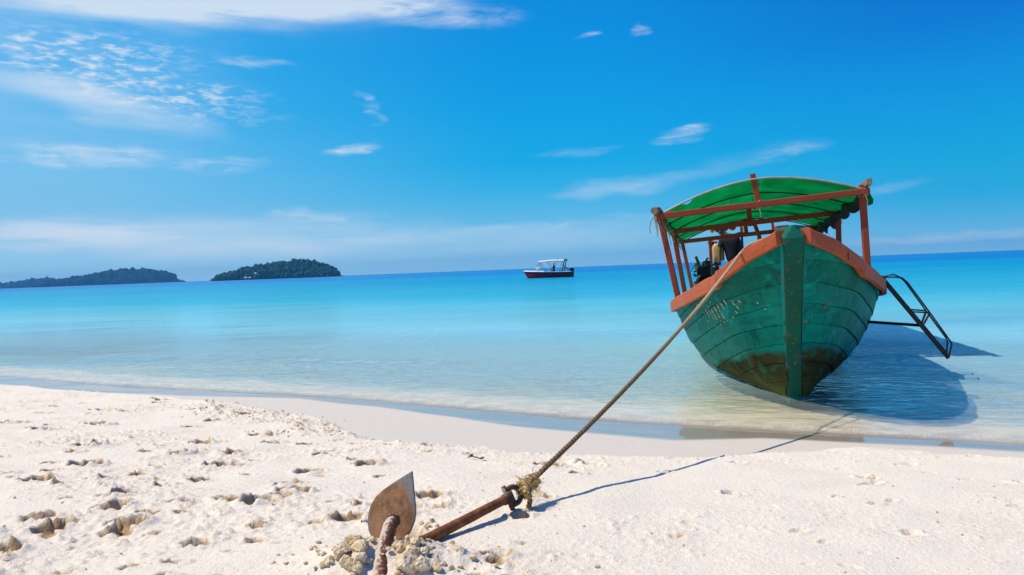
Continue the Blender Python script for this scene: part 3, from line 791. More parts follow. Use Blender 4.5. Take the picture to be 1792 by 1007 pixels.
rows = [[(u, s * hb(u, wk_(u) + (wg_(u) - wk_(u)) * q) * .965, wk_(u) + (wg_(u) - wk_(u)) * q - .004) for q in ([i / 10 for i in range(10, -1, -1)] if s < 0 else [i / 10 for i in range(11)])] for u in np.linspace(-1.2, UEND - .01, 70) for s in (1,)]
for s in (-1, 1):
    hull.grid([[(u, s * max(.02, hb(u, wk_(u) + (wg_(u) - wk_(u)) * q / 12) - .035), wk_(u) + (wg_(u) - wk_(u)) * q / 12 - .004) for q in range(13)] for u in np.linspace(-1.18, UEND - .02, 70)])
zt, yt = section(UEND)
hull.add([(UEND - .02, s * y * .97, z) for z, y in zip(zt[::6], yt[::6]) for s in (-1, 1)], [(2*i, 2*i+1, 2*i+3, 2*i+2) for i in range(9)])
hull_o = hull.build("hull", M_inner, boat, smooth=True, xf=LX)
def strake(side, i, a0, a1, th=.028):
    (u0, f0), (u1, f1) = SEAMS[i], SEAMS[i + 1]
    n = max(6, int((a1 - a0) * 46)); P = []
    gap = .004
    wob = random.uniform(-.004, .004)
    A = [a0 + (a1 - a0) * k / n for k in range(n + 1)]
    A = [A[0] + .0008] + A[1:-1] + [A[-1] - .0008]
    outer = []; inner = []
    for a in A:
        ua = u0 + (UEND - u0) * a ** 1.25; ub = u1 + (UEND - u1) * a ** 1.25
        wa, wb = f0(ua), f1(ub)
        ro = []; ri = []
        for k, (q, o) in enumerate(((0.0, -.001), (.03, .011), (.3, .009), (.62, .005), (.97, -.001), (1.0, -.007))):
            q2 = .006 + q * (.988)
            u = ua + (ub - ua) * q2; ww = wa + (wb - wa) * q2
            ww = max(ww, wk_(u) + .001)
            ro.append(hull_pt(side, u, ww, o + wob))
            ri.append(hull_pt(side, u, ww, -th))
        outer.append(ro); inner.append(ri)
    mb = MB().grid(outer); nj = 6
    b = len(mb.v); mb.add([p for r_ in inner for p in r_], [])
    m_ = len(A)
    for k in range(m_ - 1):
        mb.f.append((k*nj, (k+1)*nj, b+(k+1)*nj, b+k*nj)); e = nj-1
        mb.f.append((k*nj+e, b+k*nj+e, b+(k+1)*nj+e, (k+1)*nj+e))
    for k in (0, m_ - 1):
        for j in range(nj - 1): mb.f.append((k*nj+j, k*nj+j+1, b+k*nj+j+1, b+k*nj+j))
    return mb.build("hull_plank", M_hull, hull_o, smooth=False, xf=LX)
joints = [.55, .38, .62, .30, .52, .40, .60, .33, .5]
for side in (-1, 1):
    for i in range(NS):
        j = joints[(i + (3 if side > 0 else 0)) % NS]
        strake(side, i, 0.0, j); strake(side, i, j, 1.0)

# stem post
sp_pts = [(.9, -.10), (.42, -.085), (.15, -.03), (.055, .10), (-.08, .30), (-.29, .60), (-.65, .95), (-.95, 1.24), (-1.12, 1.41), (-1.21, 1.52), (-1.235, 1.56)]
prof = []
for i, (u, w_) in enumerate(sp_pts):
    a = Vector(sp_pts[max(i - 1, 0)]); b = Vector(sp_pts[min(i + 1, len(sp_pts) - 1)]); t = (b - a).normalized()
    n = Vector((-t.y, t.x))
    if n.x > 0: n = -n
    k = i / (len(sp_pts) - 1); hw = .050 + .034 * k
    prof.append((Vector((u, w_)), n, hw))
mb = MB(); ring = []
for (c, n, hw) in prof:
    f = c + n * .075; bk = c - n * .12; m1 = c + n * .058
    jt = lambda: random.uniform(-.003, .003)
    ring.append([(bk.x, -hw - .05, bk.y), (m1.x, -hw + jt(), m1.y), (f.x, -hw * .90 + jt(), f.y), (f.x + jt(), 0, f.y), (f.x, hw * .90 + jt(), f.y), (m1.x, hw + jt(), m1.y), (bk.x, hw + .05, bk.y)])
# dense interpolation for a hewn look
dn = []
for i in range(len(ring) - 1):
    for q in range(5):
        t = q / 5; dn.append([tuple(np.array(a) * (1 - t) + np.array(b) * t + np.array((0, random.uniform(-.0025, .0025), 0))) for a, b in zip(ring[i], ring[i + 1])])
dn.append(ring[-1])
mb.grid(dn)
for i in range(len(dn) - 1): mb.f.append((i * 7 + 6, i * 7, (i + 1) * 7, (i + 1) * 7 + 6))
top = dn[-1]; pk = (-1.25, 0.010, 1.635); b = len(mb.v); mb.v.append(pk); o0 = (len(dn) - 1) * 7
for k in range(6): mb.f.append((o0 + k, o0 + k + 1, b))
mb.f.append((o0 + 6, o0, b))
stem_o = mb.build("stem_post", M_stem, boat, xf=LX)
# side faces of the stem as strips, sunlight painted into their lighter teal
for s in (-1, 1):
    pts = []
    for (c, n, hw) in prof[1:-1]:
        pts.append((c, n, hw))
    P = [[(c.x + n.x * q, s * (hw + .005 + (.054 - q) * .29), c.y + n.y * q) for q in (.054, .01, -.04)] + [(c.x - n.x * .04, s * (hw - .01), c.y - n.y * .04), (c.x + n.x * .054, s * (hw - .02), c.y + n.y * .054)] for (c, n, hw) in pts]
    MB().grid(P).build("stem_side_strip", M_edge, stem_o, xf=LX)
# bow post (bitt) just inside the stem
MB().beam((-.86, -.055, 1.2), (-.86, -.055, 1.665), .12, .12, (0, 1, 0), .18).build("mooring_bitt", M_frame, boat, xf=LX)

# gunwale boards
def gunwale(side, ua, ub, lift, hgt, name="gunwale_board", n=40):
    P = []
    for k in range(n + 1):
        u = ua + (ub - ua) * k / n; b = bg_(u); g = wg_(u) + lift; j = random.uniform(-.003, .003)
        e = .004
        du = (bg_(min(u + .05, UEND)) - bg_(max(u - .05, -1.25))) / .1
        ln = math.hypot(1, du); nu, nv = -du / ln, 1 / ln
        def q(o, w_): return (u + nu * o, side * (b + nv * o), w_)
        P.append([q(-.05, g - .03), q(-.05, g + .008 + j), q(.036, g + .010 + j), q(.050, g - .004), q(.050 + j, g - hgt * .5), q(.046, g - hgt), q(.0, g - hgt)])
    mb = MB().grid(P); nj = 7
    for k in (0, n): mb.f.append(tuple(k * nj + j for j in range(nj)))
    for k in range(n): mb.f.append((k * nj + 6, k * nj, (k + 1) * nj, (k + 1) * nj + 6))
    return mb.build(name, M_orange, boat, xf=LX)
for s in (-1, 1):
    gunwale(s, -1.245, -.42, .022, .112, n=26)
    gunwale(s, -.415, 4.2, 0, .132, n=60)
    gunwale(s, 4.205, UEND, 0, .132, n=40)
# deck boards, foredeck and thwarts
def deck(u0_, u1_, w_, name, n):
    for k in range(n):
        a = u0_ + (u1_ - u0_) * k / n; b = u0_ + (u1_ - u0_) * (k + 1) / n - .008
        ww = w_
        q = [(a, -hb(a, ww) + .045, ww), (b, -hb(b, ww) + .045, ww), (b, hb(b, ww) - .045, ww), (a, hb(a, ww) - .045, ww)]
        mb = MB().add(q + [(x, y, z - .03) for x, y, z in q], [(0, 1, 2, 3), (7, 6, 5, 4), (0, 4, 5, 1), (1, 5, 6, 2), (2, 6, 7, 3), (3, 7, 4, 0)])
        mb.build(name, M_deck, boat, xf=LX)
deck(.3, 8.2, .42, "floor_board", 22); deck(-.7, .1, 1.10, "foredeck_board", 4); deck(8.3, 10.2, .88, "stern_deck_board", 8)

# canopy frame
def bar(name, a, b, wd, ht, up=(1, 0, 0), mat=None): return MB().beam(a, b, wd, ht, up).build(name, mat or M_frame, boat, xf=LX)
F1, F2, F3 = 3.05, 5.70, 8.55
bar("canopy_post", (F1, -1.215, .92), (F1, -1.400, 2.33), .085, .085); bar("canopy_post", (F1, 1.285, .92), (F1, 1.325, 2.415), .085, .085)
bar("canopy_post", (F2, -1.24, .92), (F2, -1.375, 2.31), .080, .080); bar("canopy_post", (F2, 1.29, .92), (F2, 1.385, 2.33), .080, .080)
bar("canopy_post", (F3, -1.20, .92), (F3, -1.365, 2.31), .075, .075, mat=None); bar("canopy_post", (F3, 1.22, .92), (F3, 1.375, 2.33), .075, .075)
bar("crossbeam", (F1 - .085, -1.435, 2.285), (F1 - .085, 1.40, 2.315), .065, .085, (0, 0, 1))
bar("crossbeam", (F2 - .08, -1.40, 2.275), (F2 - .08, 1.43, 2.305), .065, .085, (0, 0, 1))
bar("crossbeam", (F3 - .08, -1.40, 2.285), (F3 - .08, 1.40, 2.315), .065, .085, (0, 0, 1))
bar("ridge_prop", (F1, -.012, 2.27), (F1, -.066, 2.745), .085, .075, (0, 1, 0))
bar("ridge_prop", (F2, -.045, 2.24), (F2, -.055, 2.67), .125, .08, (0, 1, 0)); bar("ridge_prop", (F3, -.02, 2.27), (F3, -.03, 2.65), .085, .075, (0, 1, 0))
bar("diagonal_brace", (F2 + .06, .02, 2.30), (F2 - .35, .30, 1.10), .07, .06, (0, 1, 0))
bar("diagonal_brace", (F2 + .55, .10, 2.05), (F2 + .15, .33, 1.10), .07, .06, (0, 1, 0))
bar("stern_post", (9.6, -.86, .9), (9.6, -.785, 2.33), .07, .07); bar("stern_post", (9.72, -.62, .9), (9.66, -.735, 2.30), .085, .07)
bar("stern_post", (9.6, -.14, .9), (9.6, -.08, 2.74), .055, .055); bar("stern_post", (9.6, .62, .9), (9.6, .58, 2.75), .055, .055)
bar("stern_beam", (9.66, -.98, 2.655), (9.66, .68, 2.785), .06, .085, (0, 0, 1))
# tied bundle at the head of the stern post
mb = MB()
for k in range(14):
    a = random.uniform(0, 6.28); p = Vector((9.58, -.785, 2.32)) + Vector((random.uniform(-.03, .03), random.uniform(-.07, .08), random.uniform(-.02, .05)))
    mb.tube([p, p + Vector((0, .06 * math.cos(a), .05 * math.sin(a))), p + Vector((.01, .10 * math.cos(a + .5), .03 * math.sin(a)))], .008, 5)
tag(mb.build("lashing", M_lash, boat, xf=LX), kind="stuff")

# tarpaulin
ARCH_W, ARCH_H = 1.42, .362
def arch_w(v, u):
    x = (v + .03) / ARCH_W
    return 2.305 + ARCH_H * (1 - abs(x) ** 1.8) + .015 * (v)
def tarp_pt(u, v):
    sag = .022 * math.sin((u - F1) / (F2 - F1) * 2 * math.pi * 1.0) ** 2
    wr = .022 * mnoise.noise(Vector((u * 1.1, v * 2.6, 3))) + .010 * mnoise.noise(Vector((u * 4, v * 6, 8)))
    k = min(1, max(0, (u - F1) / .5)); return (u, v, arch_w(v, u) + (wr - sag) * k + .014 - .03 * k)
P = []
nv, nu = 64, 60
for k in range(nu + 1):
    row = []
    for j in range(nv + 1):
        v = -ARCH_W - .03 + (2 * ARCH_W + .02) * j / nv
        f0 = F1 - .04
        # torn strip at the front, towards the far-left corner
        tear = .34 * math.exp(-((v + .99) / .085) ** 2) + .03 * mnoise.noise(Vector((v * 9, 0, 1)))
        u = f0 + max(0, tear) + (F3 + .05 - f0 - max(0, tear)) * k / nu
        row.append(tarp_pt(u, v))
    P.append(row)
canopy = MB().grid(P).build("canopy", M_tarp, boat, smooth=True, xf=LX, fixn=False)
# hanging hem at the ladder side and rolled side curtain
P = [[(F1 - .12 + (3.6) * k / 20, 1.36 + .07 * q + .02 * math.sin(k * 1.7), 2.36 - .17 * q * (1 + .35 * math.sin(k * .9)) * (1 - .7 * k / 20)) for q in (0, .35, .7, 1.0)] for k in range(21)]
MB().grid(P).build("canopy_hem", M_tarp, boat, smooth=True, xf=LX, fixn=False)
pts = [(F1 + .25 + (F3 - F1) * k / 30, 1.345 + .035 * math.sin(k * .8), 2.23 + .035 * math.sin(k * 1.1 + 1)) for k in range(31)]
MB().tube(pts, [.055 + .02 * abs(math.sin(k * 1.3)) for k in range(31)], 9, jit=.35).build("rolled_curtain", M_dark, boat, xf=LX)
P = [[(F2 + .1 + 2.9 * k / 16, 1.36 + .02 * math.sin(k), 2.22 - .16 * q * abs(math.sin(k * .55 + .6))) for q in (0, .5, 1)] for k in range(17)]
MB().grid(P).build("loose_curtain", M_dark, boat, xf=LX, fixn=False)
for kk, u in enumerate((F1 - .05, 4.35, F2 + .02, 7.1, F3 + .03)):
    pts = [(u, v, arch_w(v, u) + (.0 if kk == 0 else -.035)) for v in np.linspace(-ARCH_W - .03, ARCH_W - .06, 40)]
    MB().tube(pts, .013 if kk == 0 else .010, 7).build("arch_pole", M_pole if kk == 0 else M_dark, boat, smooth=True, xf=LX)
# eave poles: a rough branch on one side, a squared block end on the other
pts = [(F1 - .30 + (F3 - F1 + .5) * k / 24, -1.415 + .025 * math.sin(k * 1.3) - .03 * (k < 2), 2.355 + .03 * math.sin(k * .9) - .012 * k / 24) for k in range(25)]
MB().tube(pts, [.052 + .009 * math.sin(k * 2.1) for k in range(25)], 8, jit=.25).build("eave_branch", M_branch, boat, xf=LX)
bar("eave_rail", (F1 - .26, 1.375, 2.42), (F3 + .2, 1.36, 2.37), .07, .085, (0, 0, 1), M_branch)
mb = MB()
for k in range(46):
    u = F1 + random.uniform(-.1, .12) if k < 18 else random.uniform(F1 + .4, F3 + .1)
    a = random.uniform(0, 6.28); ln = random.uniform(.08, .34)
    p = Vector((u, -1.41 + random.uniform(-.04, .03), 2.34 + random.uniform(-.03, .04)))
    mb.tube([p, p + Vector((.05 * math.cos(a), .04 * math.sin(a), -.35 * ln)), p + Vector((.09 * math.cos(a), .06 * math.sin(a) + .03, -ln))], .006, 4)
for k in range(7):
    c = Vector((F1 - .03 + .012 * k, -1.415, 2.33))
    mb.tube([c + Vector((0, .06 * math.cos(t), .075 * math.sin(t))) for t in np.linspace(0, 6.28, 13)], .008, 5)
tag(mb.build("lashing", M_lash, boat, xf=LX), kind="stuff")
mb = MB()
for (u, v, w_) in ((F1 - .04, 1.335, 2.31), (F2 - .04, -1.37, 2.28), (F2 - .04, 1.385, 2.29), (F1 - .04, -.03, 2.30)):
    for k in range(4):
        mb.tube([(u + .075 * math.cos(t), v + (.015 * k - .022) + .055 * math.sin(t) * (.3 if k % 2 else 1), w_ + .062 * math.sin(t + .4 * k)) for t in np.linspace(0, 6.28, 12)], .007, 5)
    mb.tube([(u - .07, v, w_ - .04), (u - .085, v + .02, w_ - .12), (u - .08, v + .015, w_ - .19)], .006, 5)
tag(mb.build("lashing", M_lash, boat, xf=LX), kind="stuff")
mb = MB().tube([(F1 - .1, -1.46, 2.30), (F1 - .1, -1.52, 2.24), (F1 - .1, -1.55, 2.12), (F1 - .1, -1.54, 2.06)], .007, 5); mb.build("loose_cord", M_lash, boat, xf=LX)
mb = MB()
for k in range(12):
    c = Vector((F3 + .02 * (k % 3), 1.36 + .012 * k, 2.30)); mb.tube([c + Vector((0, .05 * math.cos(t), .09 * math.sin(t))) for t in np.linspace(.4, 5.6, 10)], .012, 5, jit=.3)
tag(mb.build("lashing", M_branch, boat, xf=LX), kind="stuff")

# engine amidships
eng = empty("engine"); eng.parent = boat
def epart(name, mb, mat, smooth=False): return mb.build(name, mat, eng, smooth=smooth, xf=LX)
epart("engine_block", MB().box((7.0, -.90, 1.20), .75, .34, .52), M_black)
epart("engine_mount", MB().box((7.0, -.90, .78), .9, .44, .72), M_black)
epart("cylinder_head", MB().box((6.95, -.92, 1.55), .42, .24, .20), M_black)
epart("flywheel", MB().lathe((6.58, -.86, 1.30), (-1, 0, 0), [(0, .23), (.03, .24), (.07, .24), (.08, .17), (.05, .15), (.05, .05), (.10, .05)], 24), M_black, True)
epart("fuel_tank", MB().lathe((6.75, -1.04, 1.66), (1, 0, 0), [(0, .02), (.01, .07), (.16, .075), (.20, .03)], 14), M_brass, True)
epart("exhaust_pipe", MB().tube([(6.9, -1.0, 1.6), (6.9, -1.02, 1.74), (6.9, -1.055, 1.86)], [.03, .03, .026], 10), M_rust, True)
epart("air_filter", MB().lathe((6.85, -.86, 1.62), (0, 0, 1), [(0, .05), (.02, .085), (.12, .085), (.14, .04)], 14), M_greymetal, True)
epart("pulley", MB().lathe((6.55, -.72, 1.52), (-1, 0, 0), [(0, .085), (.015, .09), (.03, .07), (.045, .09), (.06, .085), (.062, .03)], 18), M_greymetal, True)
epart("oil_bottle", MB().lathe((6.6, -.68, 1.12), (0, 0, 1), [(0, .045), (.14, .045), (.17, .02), (.20, .02)], 10), M_white, True)
mb = MB()
for k in range(26):
    c = Vector((random.uniform(6.6, 7.2), random.uniform(-1.12, -.72), random.uniform(1.15, 1.68))); d = Vector((random.uniform(-.2, .2), random.uniform(-.12, .12), random.uniform(-.2, .15)))
    mb.tube([c, c + d * .5 + Vector((-.04, 0, .04)), c + d], random.uniform(.008, .022), 6)
tag(epart("hoses", mb, M_black), kind="stuff")
mb = MB()
for k in range(16):
    c = (random.uniform(6.56, 6.66), random.uniform(-1.1, -.70), random.uniform(1.05, 1.6)); mb.lathe(c, (-1, 0, 0), [(0, .022), (.03, .022), (.035, .012)], 6)
tag(epart("bolts", mb, M_greymetal), kind="stuff")

# boarding ladder swung out over the water
lad = empty("boarding_ladder"); lad.parent = boat
BMI = BM.inverted()
P0 = Vector((4.188, 8.365, 1.130)); tl = Vector((.4585, .8887, 0)); nl = Vector((.8887, -.4585, 0))
def lp(n, z, t=0.): return BMI @ (P0 + nl * n + Vector((0, 0, z)) + tl * t)
def wp(*a): return [lp(*x) for x in a]
def lbuild(name, mb, mat, sm=False): return mb.build(name, mat, lad, smooth=sm)
for t in (0.0, .34):
    lbuild("ladder_rail", MB().beam(lp(-.03, .02, t), lp(.613, -.883, t), .042, .042, BMI.to_3x3() @ tl), M_black)
    d = .022 if t else 0.
    lbuild("handrail", MB().tube(wp((.0, .015, t), (.10, .018 + d, t), (.185 - d, .005, t), (.235 - d, -.045, t), (.44 - d * 1.2, -.375, t), (.63 - d, -.69, t), (.648 - d, -.73, t), (.613, -.883, t)), .0085, 8), M_black, True)
    lbuild("rail_stay", MB().tube(wp((.25 + d, -.372, t), (.445 - d, -.385, t)), .010, 6), M_black); lbuild("rail_stay", MB().tube(wp((.445 - d, -.39, t), (.372, -.535, t)), .012, 6), M_black)
for k in range(5):
    q = .14 + .20 * k; lbuild("rung", MB().tube(wp((.613 * q, -.883 * q, 0), (.613 * q, -.883 * q, .34)), .014, 8), M_black)
lbuild("spreader_bar", MB().tube(wp((-.215, -.49, .10), (.372, -.535, .10)), .017, 8), M_black); lbuild("spreader_socket", MB().tube(wp((-.235, -.49, .10), (-.165, -.495, .10)), .030, 8), M_black)

# worn painted name on the lit side planks: broken brush strokes lying on the planking
def flake(mb, pts, wd):
    """pts in (u, w) on the lit side"""
    for a, b in zip(pts[:-1], pts[1:]):
        A = Vector(a); Bp = Vector(b); n = max(1, int((Bp - A).length / .012))
        for k in range(n):
            if random.random() < .14: continue
            p = A.lerp(Bp, k / n); q = A.lerp(Bp, (k + 1.05) / n); d = (q - p).normalized(); s = Vector((-d.y, d.x)) * wd * random.uniform(.35, .65)
            vs = [hull_pt(-1, x.x, x.y, .0085) for x in (p - s, q - s, q + s, p + s)]
            mb.add(vs, [(0, 1, 2, 3)])
mb = MB()
GL = {'P': [[(0, 0), (0, 1)], [(0, 1), (.45, .95), (.5, .7), (.4, .5), (0, .45)]], 'o': [[(.05, .25), (.25, .5), (.45, .3), (.25, 0), (.05, .25)]], 'n': [[(0, 0), (.02, .5)], [(.02, .4), (.3, .5), (.4, 0)]],
      'y': [[(0, .5), (.2, .1)], [(.45, .5), (.1, -.4)]], 'v': [[(0, .5), (.2, 0), (.42, .5)]], 'i': [[(.1, .5), (.12, 0)]], 'a': [[(.4, .45), (.15, .5), (.02, .2), (.2, 0), (.4, .2)], [(.4, .5), (.42, 0)]], 'r': [[(0, 0), (0, .5)], [(0, .4), (.3, .5)]],
      'N': [[(0, 0), (0, 1)], [(0, 1), (.5, 0)], [(.5, 0), (.5, 1)]], 'g': [[(.4, .45), (.1, .5), (.05, .15), (.4, .15)], [(.42, .5), (.4, -.4), (.1, -.35)]], 'm': [[(0, 0), (0, .5)], [(0, .45), (.2, .5), (.22, 0)], [(.22, .45), (.42, .5), (.45, 0)]]}
WR = None
def write(txt, u, w_, h, du, dw):
    """u decreases towards the bow (reading direction), du, dw per letter"""
    for ch in txt:
        for st in GL.get(ch, []):
            flake(mb, [(u + x * h * du / .1 * .16, w_ + y * h + x * h * .25) for x, y in st], .0105)
        u += du; w_ += dw
WRITE_AT = []
def on_hull(px, py):
    """(u, w) of the lit side of the hull seen at a photo pixel"""
    best = None
    for u in np.arange(-.9, 2.4, .02):
        for w_ in np.arange(wk_(u) + .03, wg_(u), .02):
            q = BM @ L(*hull_pt(-1, u, w_)); d = q - Vector((0, 0, CAM_H)); z = d.dot(FW)
            e = (896 + FPX * d.dot(RT) / z - px) ** 2 + (503.5 - FPX * d.dot(UP) / z - py) ** 2
            if best is None or e < best[0]: best = (e, u, w_)
    return best[1], best[2]
a = on_hull(1243, 556); b = on_hull(1283, 528); sl = ((b[0] - a[0]) / 7, (b[1] - a[1]) / 7)
write("Ponyvir", a[0], a[1], .085, sl[0], sl[1])
a = on_hull(1257, 561); write("Nay", a[0], a[1], .07, sl[0], sl[1])
a = on_hull(1289, 534); write("vi", a[0], a[1], .06, sl[0], sl[1])
for k in range(46):
    p = on_hull(1, 1) if False else None
    c = (a[0] + random.uniform(-.3, .95), a[1] + random.uniform(-.22, .06))
    flake(mb, [c, (c[0] + random.uniform(-.012, .012), c[1] + random.uniform(-.03, .03))], .010)
M_letters = simple("worn_letter_paint", (.62, .50, .42), .8, 0, .35, 60, .1)
tag(mb.build("worn_lettering", M_letters, hull_o, xf=LX, fixn=False), kind="stuff")

# ------------------------------------------------------------------ people
def body(name, verts, edges, mat, parent=None, sub=2, xf=None, root=0):
    me = bpy.data.meshes.new(name); me.from_pydata([tuple(xf(v[0]) if xf else v[0]) for v in verts], edges, [])
    o = bpy.data.objects.new(name, me); COL.objects.link(o)
    o.modifiers.new('Skin', 'SKIN')
    if not me.skin_vertices: return o
    for i, v in enumerate(verts):
        r_ = v[1] if isinstance(v[1], tuple) else (v[1], v[1])
        me.skin_vertices[0].data[i].radius = r_; me.skin_vertices[0].data[i].use_root = (i == root)
    s = o.modifiers.new('Sub', 'SUBSURF'); s.levels = sub; s.render_levels = sub
    dg = bpy.context.evaluated_depsgraph_get(); me2 = bpy.data.meshes.new_from_object(o.evaluated_get(dg)); me2.name = name
    o.modifiers.clear(); o.data = me2; bpy.data.meshes.remove(me)
    me2.materials.clear(); me2.materials.append(mat)
    me2.polygons.foreach_set('use_smooth', [True] * len(me2.polygons)); me2.update()
    if parent: o.parent = parent
    return o
def hand(verts, edges, wrist_i, palm, d, side, scale=1.0):
    """palm with four fingers and a thumb, appended to the skeleton"""
    d = Vector(d).normalized(); s = Vector(side).normalized(); n = d.cross(s)
    pi = len(verts); verts.append((tuple(palm), (.022 * scale, .034 * scale))); edges.append((wrist_i, pi))
    for k, ln in enumerate((.070, .078, .073, .058)):
        b = Vector(palm) + s * (.024 - .016 * k) * scale + d * .035 * scale
        i0 = len(verts)
        verts.append((tuple(b), .0095 * scale)); verts.append((tuple(b + d * ln * .5 * scale), .0085 * scale)); verts.append((tuple(b + d * ln * .85 * scale + n * .035 * scale), .0075 * scale))
        edges += [(pi, i0), (i0, i0 + 1), (i0 + 1, i0 + 2)]
    i0 = len(verts); b = Vector(palm) + s * .034 * scale
    verts.append((tuple(b), .011 * scale)); verts.append((tuple(b + (d * .5 + s * .6) * .05 * scale + n * .02 * scale), .009 * scale)); edges += [(pi, i0), (i0, i0 + 1)]
pman = empty("person", mat=BM)
tag(pman, "person in dark navy shirt and blue shorts bending at the stern of the teal boat", "person")
V = [((9.29, -.31, 1.78), (.125, .10)), ((9.29, -.30, 1.95), (.125, .09)), ((9.28, -.33, 2.18), (.150, .105)), ((9.28, -.39, 2.34), (.10, .085)), ((9.27, -.46, 2.41), .052), ((9.26, -.535, 2.475), (.085, .082)), ((9.25, -.575, 2.545), (.080, .075)),
     ((9.31, -.40, 1.70), .088), ((9.30, -.415, 1.34), .060), ((9.33, -.42, .98), .042), ((9.20, -.43, .915), .035),
     ((9.27, -.22, 1.70), .088), ((9.22, -.20, 1.34), .060), ((9.27, -.19, .98), .042), ((9.14, -.19, .915), .035),
     ((9.24, -.53, 2.27), .055), ((9.18, -.61, 2.06), .042), ((9.14, -.615, 1.94), .034), ((9.12, -.62, 1.85), .028),
     ((9.30, -.19, 2.36), .055), ((9.40, -.03, 2.40), .044), ((9.42, -.02, 2.50), .034), ((9.50, -.06, 2.56), .028)]
E_ = [(0, 1), (1, 2), (2, 3), (3, 4), (4, 5), (5, 6), (0, 7), (7, 8), (8, 9), (9, 10), (0, 11), (11, 12), (12, 13), (13, 14), (3, 15), (15, 16), (16, 17), (17, 18), (3, 19), (19, 20), (20, 21), (21, 22)]
hand(V, E_, 18, (9.11, -.625, 1.80), (0, 0, -1), (0, -1, 0)); hand(V, E_, 22, (9.55, -.075, 2.58), (.4, -.1, .4), (0, 1, 0))
body("body", V, E_, M_skin, pman, 2, LX)
V = [((9.29, -.30, 1.74), (.17, .19)), ((9.29, -.29, 1.95), (.17, .20)), ((9.28, -.33, 2.21), (.19, .23)), ((9.28, -.36, 2.41), (.14, .17)), ((9.24, -.53, 2.27), .085), ((9.19, -.595, 2.10), .062), ((9.30, -.19, 2.365), .070), ((9.38, -.06, 2.395), .060)]
body("shirt", V, [(0, 1), (1, 2), (2, 3), (3, 4), (4, 5), (3, 6), (6, 7)], M_navy, pman, 2, LX)
V = [((9.29, -.30, 1.77), (.16, .175)), ((9.31, -.405, 1.66), .105), ((9.305, -.415, 1.40), .088), ((9.27, -.215, 1.66), .105), ((9.23, -.20, 1.40), .088)]
body("shorts", V, [(0, 1), (1, 2), (0, 3), (3, 4)], M_shorts, pman, 2, LX)
mb = MB().blob((9.275, -.575, 2.555), .098, .092, .085, 3, .08, 3, seed=2); mb.build("hair", M_hair, pman, smooth=True, xf=LX)
mb = MB().blob((9.165, -.555, 2.495), .016, .014, .022, 2, .05, 2); mb.blob((9.175, -.565, 2.455), .010, .028, .010, 2, .05); mb.blob((9.255, -.640, 2.50), .022, .012, .030, 2, .05)
tag(mb.build("face", M_skin, pman, smooth=True, xf=LX), kind="stuff")
# jerrycan hugged under the arm
jc = empty("jerrycan", mat=BM); tag(jc, "pale yellow plastic jerrycan held by the person in the boat", "jerrycan")
P = []
for k, (z, sx, sy) in enumerate(((1.83, .085, .10), (1.85, .10, .125), (1.95, .105, .13), (2.10, .105, .13), (2.18, .095, .115), (2.23, .06, .06))):
    P.append([(9.33 + sx * math.copysign(abs(math.cos(t)) ** .5, math.cos(t)), -.635 + sy * math.copysign(abs(math.sin(t)) ** .5, math.sin(t)), z) for t in np.linspace(0, 2 * math.pi, 21)])
mb = MB().grid(P); mb.f.append(tuple(range(20))); mb.build("can", M_jerry, jc, smooth=True, xf=LX)
MB().lathe((9.33, -.67, 2.22), (0, 0, 1), [(0, .03), (.03, .03), (.035, .035), (.06, .035), (.062, .01)], 12).build("cap", M_redcloth, jc, smooth=True, xf=LX)
MB().tube([(9.33, -.60, 2.21), (9.33, -.58, 2.27), (9.33, -.52, 2.27), (9.33, -.50, 2.18)], .014, 7).build("handle", M_jerry, jc, smooth=True, xf=LX)
# life jackets stowed under the stern beam
for i, (v0, v1, w0, mt, lab) in enumerate(((-.52, -.20, 2.585, M_vest, "orange life jacket hung under the canopy beside the person's raised arm"), (-.78, -.55, 2.575, M_vestyellow, "yellow life jacket hung under the canopy above the person's head"))):
    o = empty("life_jacket", mat=BM); tag(o, lab, "life jacket", "life jackets stowed in the boat")
    mid = (v0 + v1) / 2; hw = (v1 - v0) / 2
    for s in (-1, 1):
        mb = MB().blob((9.52, mid + s * hw * .52, w0), .055, hw * .50, .085, 3, .08, 2, seed=i * 2 + s); mb.build("foam_panel", mt, o, smooth=True, xf=LX)
    mb = MB()
    for z in (-.03, .035): mb.beam((9.462, v0, w0 + z), (9.462, v1, w0 + z), .006, .022, (1, 0, 0))
    mb.build("strap", M_dark, o, xf=LX)
    MB().box((9.455, mid, w0 - .03), .012, .035, .03).build("buckle", M_black, o, xf=LX)

# ------------------------------------------------------------------ anchor, shackle, rope
anchor = empty("anchor", (MOUND[0], MOUND[1], zg(*MOUND)))
tag(anchor, "rusty iron anchor half buried in the sand with its spade fluke upright", "anchor")
ai = Vector(anchor.location)
def AL(p): return Vector(p) - ai
# fluke plate
fl_c = at(686, 962, 2.70); fn_ = Vector((-.56, -.79, .26)).normalized()
def on_plane(px, py):
    d = RT * ((px - 896) / FPX) - UP * ((py - 503.5) / FPX) + FW; o = Vector((0, 0, CAM_H))
    return o + d * ((fl_c - o).dot(fn_) / d.dot(fn_))
outl = [(719.5, 825), (721.5, 843), (723, 862), (725, 880), (726, 897), (724, 912), (717, 930), (706, 946), (692, 962), (678, 966), (662, 957), (651, 944), (644, 929), (642, 912), (644, 896), (649, 882), (657, 869), (669, 858), (683, 848), (700, 837)]
ctr = on_plane(684, 903)
mb = MB(); n = len(outl)
pts = [on_plane(*q) for q in outl]
rings = []
for k, (f, off) in enumerate(((0.0, .0), (.35, .0), (.7, .0), (.96, -.0005), (1.0, -.002), (1.0, -.008), (.9, -.010))):
    rings.append([AL(ctr.lerp(p, f) - fn_ * (-off) - fn_ * .001 * (f * f)) for p in pts])
mb.v = [tuple(p) for r_ in rings for p in r_]
